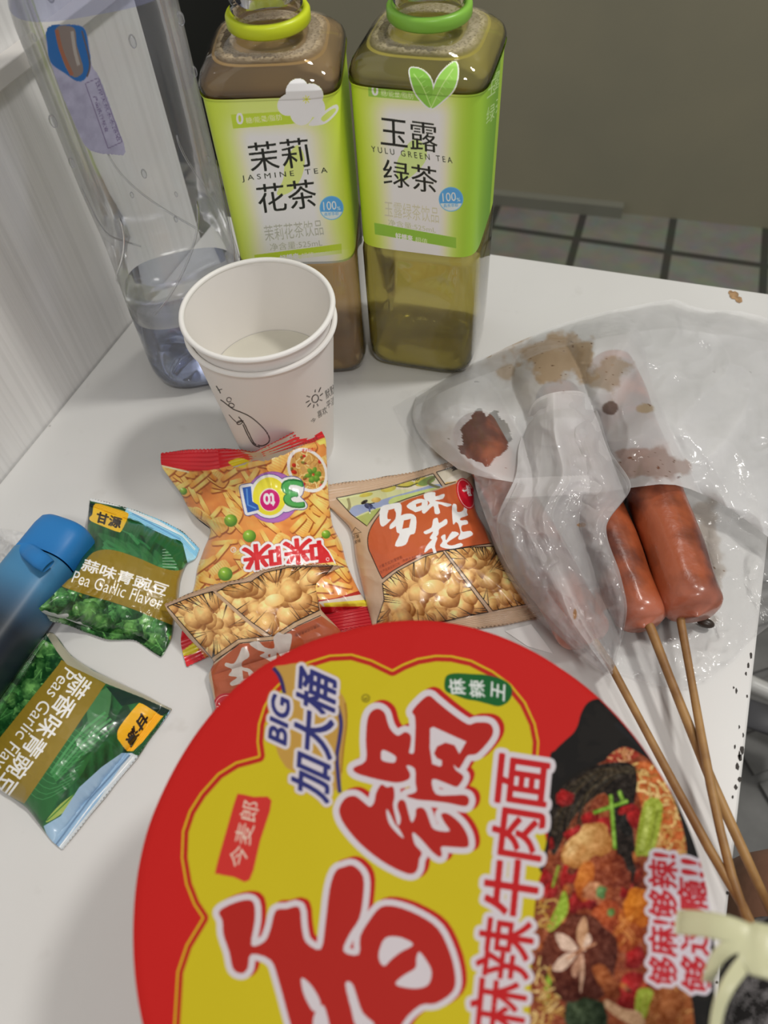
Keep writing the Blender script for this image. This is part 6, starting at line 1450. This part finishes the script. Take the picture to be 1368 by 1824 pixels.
# the folded-back mouth of the bag: two plies with long pleats running to a point
flap_net = [[(935, 752), (955, 712), (1000, 697), (1045, 702), (1070, 745)], [(914, 800), (950, 785), (1000, 778), (1050, 786), (1092, 806)], [(904, 850), (950, 848), (1000, 846), (1045, 855), (1130, 868)],
            [(872, 930), (925, 925), (985, 922), (1035, 925), (1086, 940)], [(892, 1005), (945, 1005), (1000, 1005), (1060, 1010), (1110, 1022)], [(945, 1088), (995, 1095), (1045, 1095), (1088, 1090), (1121, 1076)],
            [(1010, 1150), (1040, 1150), (1070, 1146), (1092, 1140), (1113, 1122)], [(1080, 1202), (1084, 1200), (1088, 1197), (1092, 1193), (1097, 1183)]]
def flap_z(k, seed):
    def f(u, v, G):
        arch = np.clip(np.sin(u * math.pi), 0, 1) ** .55
        tap = np.interp(v, [0, .08, .3, .6, .85, 1], [.030, .040, .040, .036, .028, .014])
        pleat = ridge(u * 4.0 + .9 * vnoise(u * 2, v * 3, seed) + seed, v * 1.3, seed, 2) - .5
        fine = ridge(u * 13 + seed, v * 5.5, seed + 5, 2) - .5
        return .004 + np.maximum(tap * arch * k, over(G) * .98 * (u > .06) * (u < .97)) + (.0058 * pleat + .0006 * fine + .0040 * (crumple(G, 44, seed + 7, 2, .3) - .5)) * np.clip(np.minimum(u, 1 - u) * 9, .15, 1) * np.clip(v * 8, .3, 1)
    return f
def flap_h(b):
    return lambda u, v, G: np.clip(b * np.interp(v, [0, .3, .65, 1], [1.15, 1.0, .55, .5]) + .5 * np.clip(ridge(u * 4.0 + .9 * vnoise(u * 2, v * 3, 41) + 41, v * 1.3, 41, 2) - .68, 0, 1) + .14 * ((np.abs(G[..., 1] - 866 + (G[..., 0] - 985) * .05) < 17) & (G[..., 0] < 1050)), 0, .8)
bag_sheet('folded_mouth', flap_net, flap_z(1.0, 41), M_BAGP, flap_h(.46), sauce([(1024, 1093, 5, 13, .6, (.70, .50, .22), .8), (1036, 935, 9, 4, .6, (.72, .50, .20), .8), (1070, 1080, 40, 80, .98, (.72, .50, .42), .3)], 26), 200, 260)
bag_sheet('inner_ply', [[(q[0] + (4 if i == 0 else -4 if i == len(r) - 1 else 0), q[1] + 6) for i, q in enumerate(r)] for r in flap_net], flap_z(.86, 57), M_BAGP, flap_h(.22), None, 120, 160)
# film lying over the right edge of the tan pouch
side_net = [[(842, 820), (870, 838), (915, 852)], [(848, 870), (880, 880), (920, 900)], [(872, 940), (900, 940), (930, 950)], [(905, 1010), (930, 1020), (960, 1030)], [(950, 1070), (975, 1085), (1010, 1100)], [(1005, 1130), (1030, 1145), (1060, 1170)]]
bag_sheet('side_ply', side_net, lambda u, v, G: .021 + .012 * u + .008 * (crumple(G, 48, 66, 3) - .5), M_BAGP, lambda u, v, G: .30 + .3 * np.clip(crumple(G, 40, 66, 2) - .65, 0, 1), None, 90, 140)
# ------------------------------------------------------------------ blue-topped bottle lying at the left edge
a = tp(130, 944, .0172); b_ = tp(-75, 1222, .0172)
d = (b_ - a); L_ = np.linalg.norm(d); d /= L_; s = np.cross(d, [0, 0, 1.]); s /= np.linalg.norm(s); w = np.array([0, 0, 1.])
fb = empty('flip_top_bottle', (a[0], a[1], 0)); tag(fb, 'blue to black bottle with a blue clip cap, lying at the left table edge', 'bottle')
def lying(name, prof, mat, n=3.2, m=72, colf=None, cap=True):
    ph = np.linspace(0, 2 * math.pi, m, endpoint=False); V = []; C = []
    for (x, r) in prof:
        q = section(r, n, ph)
        for k in range(m):
            V.append(a + d * x + s * q[k] * math.cos(ph[k]) + w * q[k] * math.sin(ph[k]) * .96)
            if colf: C.append(colf(x))
    F = [tuple(r_) for r_ in grid_faces(len(prof), m, wrap=True)]
    if cap: F += [tuple(range(m)), tuple(reversed(range((len(prof) - 1) * m, len(prof) * m)))]
    return mesh_obj(name, V, F, mat, fb, cols=np.array(C) if colf else None)
M_BLUE = pbr('matte_blue_plastic', (.02, .19, .50), .42, .4)
lying('cap', [(0, .0105), (.0008, .0135), (.0028, .0152), (.008, .0160), (.0215, .0163), (.0222, .0160)], M_BLUE)
ks = [(0.02, (.045, .215, .42)), (.038, (.06, .22, .40)), (.050, (.04, .105, .19)), (.062, (.012, .022, .035)), (.2, (.006, .007, .009))]
def gcol(x): return [np.interp(x, [k[0] for k in ks], [k[1][i] for k in ks]) for i in range(3)]
M_GRAD = print_mat('blue_black_fade_plastic', .4, .4)
lying('body', [(.0226, .0150), (.0230, .0160)] + [(.024 + .004 * k, .0166 + .0004 * min(k / 6, 1)) for k in range(32)] + [(.1505, .0160), (.152, .012)], M_GRAD, colf=gcol)
# the clip: a rounded tongue standing off the seam on the wall side
c0 = tp(37, 970, .0285); c1 = tp(54, 984, .0345); c2 = tp(73, 999, .0372); c3 = tp(86, 1009, .0362)
tube('clip', [c0, c1, c2, c3], [.0034, .0042, .0044, .0038], M_BLUE, fb, seg=16, ell=.55)
sl = tube('slot', [tp(66, 1010, .0338), tp(78, 1010, .0342), tp(84, 1006, .0340)], .0009, pbr('dark_gap', (.01, .012, .016), .6), fb, seg=8)
# ------------------------------------------------------------------ crumpled clear wrapper behind it
wr_ = [[(-90, 936), (-20, 938), (40, 948), (86, 962)], [(-90, 980), (-20, 975), (30, 985), (60, 990)], [(-90, 1030), (-20, 1020), (15, 1020), (40, 1015)], [(-90, 1080), (-30, 1070), (-5, 1060), (12, 1050)]]
R = np.array([resample_row(r, 25) for r in wr_]); Gm = smooth_rows(R, 110); uu = np.linspace(0, 24, 130); i_ = np.clip(uu.astype(int), 0, 23); f_ = (uu - i_)[None, :, None]; Gm = Gm[:, i_] * (1 - f_) + Gm[:, i_ + 1] * f_
z = .003 + .013 * (crumple(Gm, 46, 81, 3) - .35).clip(0)
P = tpv(Gm, z); o = mesh_obj('clear_wrapper', P.reshape(-1, 3), grid_faces(110, 130, flip=True), M_BAG, None, cols=np.concatenate([np.ones((110 * 130, 3)), np.zeros((110 * 130, 1))], 1))
add_float(o, 'Haze', .30 + .3 * (crumple(Gm, 46, 81, 3) - .6).clip(0))
tag(o, 'crumpled clear plastic wrapper behind the blue-topped bottle at the left edge', 'wrapper')
# ------------------------------------------------------------------ pale fork laid across the right edge of the lid
M_FORK = pbr('pale_yellow_plastic', (.80, .79, .50), .3, .5, trans=.3, ior=1.3)
FZ = .150
fk = empty('plastic_fork', tuple(tp(1350, 1705, FZ))); tag(fk, 'pale yellow-green plastic fork over the right edge of the red lid', 'fork')
def strip(name, pts, wid, th, parent):
    """flat bar: pts world, wid widths, th thickness, rounded section"""
    return tube(name, pts, [w_ / 2 for w_ in wid], M_FORK, parent, seg=14, ell=th)
hd = [tp(1460, 1708, FZ - .004), tp(1410, 1702, FZ), tp(1372, 1696, FZ + .001), tp(1340, 1688, FZ + .001), tp(1322, 1680, FZ)]
strip('handle', hd, [.0100, .0108, .0112, .0112, .0070], .18, fk)
tines = [([(1345, 1674), (1300, 1656), (1255, 1646), (1206, 1642)], .0060, .0054), ([(1338, 1680), (1305, 1684), (1278, 1706), (1261, 1748)], .0036, .0028),
         ([(1350, 1700), (1322, 1720), (1294, 1760), (1279, 1800), (1271, 1850)], .0036, .0024)]
for q, w0, w1 in tines:
    P2 = crspline(q, 5, closed=False); n_ = len(P2)
    pts = [tp(x, y, FZ + .001 * math.sin(i_ / (n_ - 1) * 3.14) - .007 * (i_ / (n_ - 1)) ** 2) for i_, (x, y) in enumerate(P2)]
    strip('tine', pts, list(np.linspace(w0, w1, n_)), .18, fk)
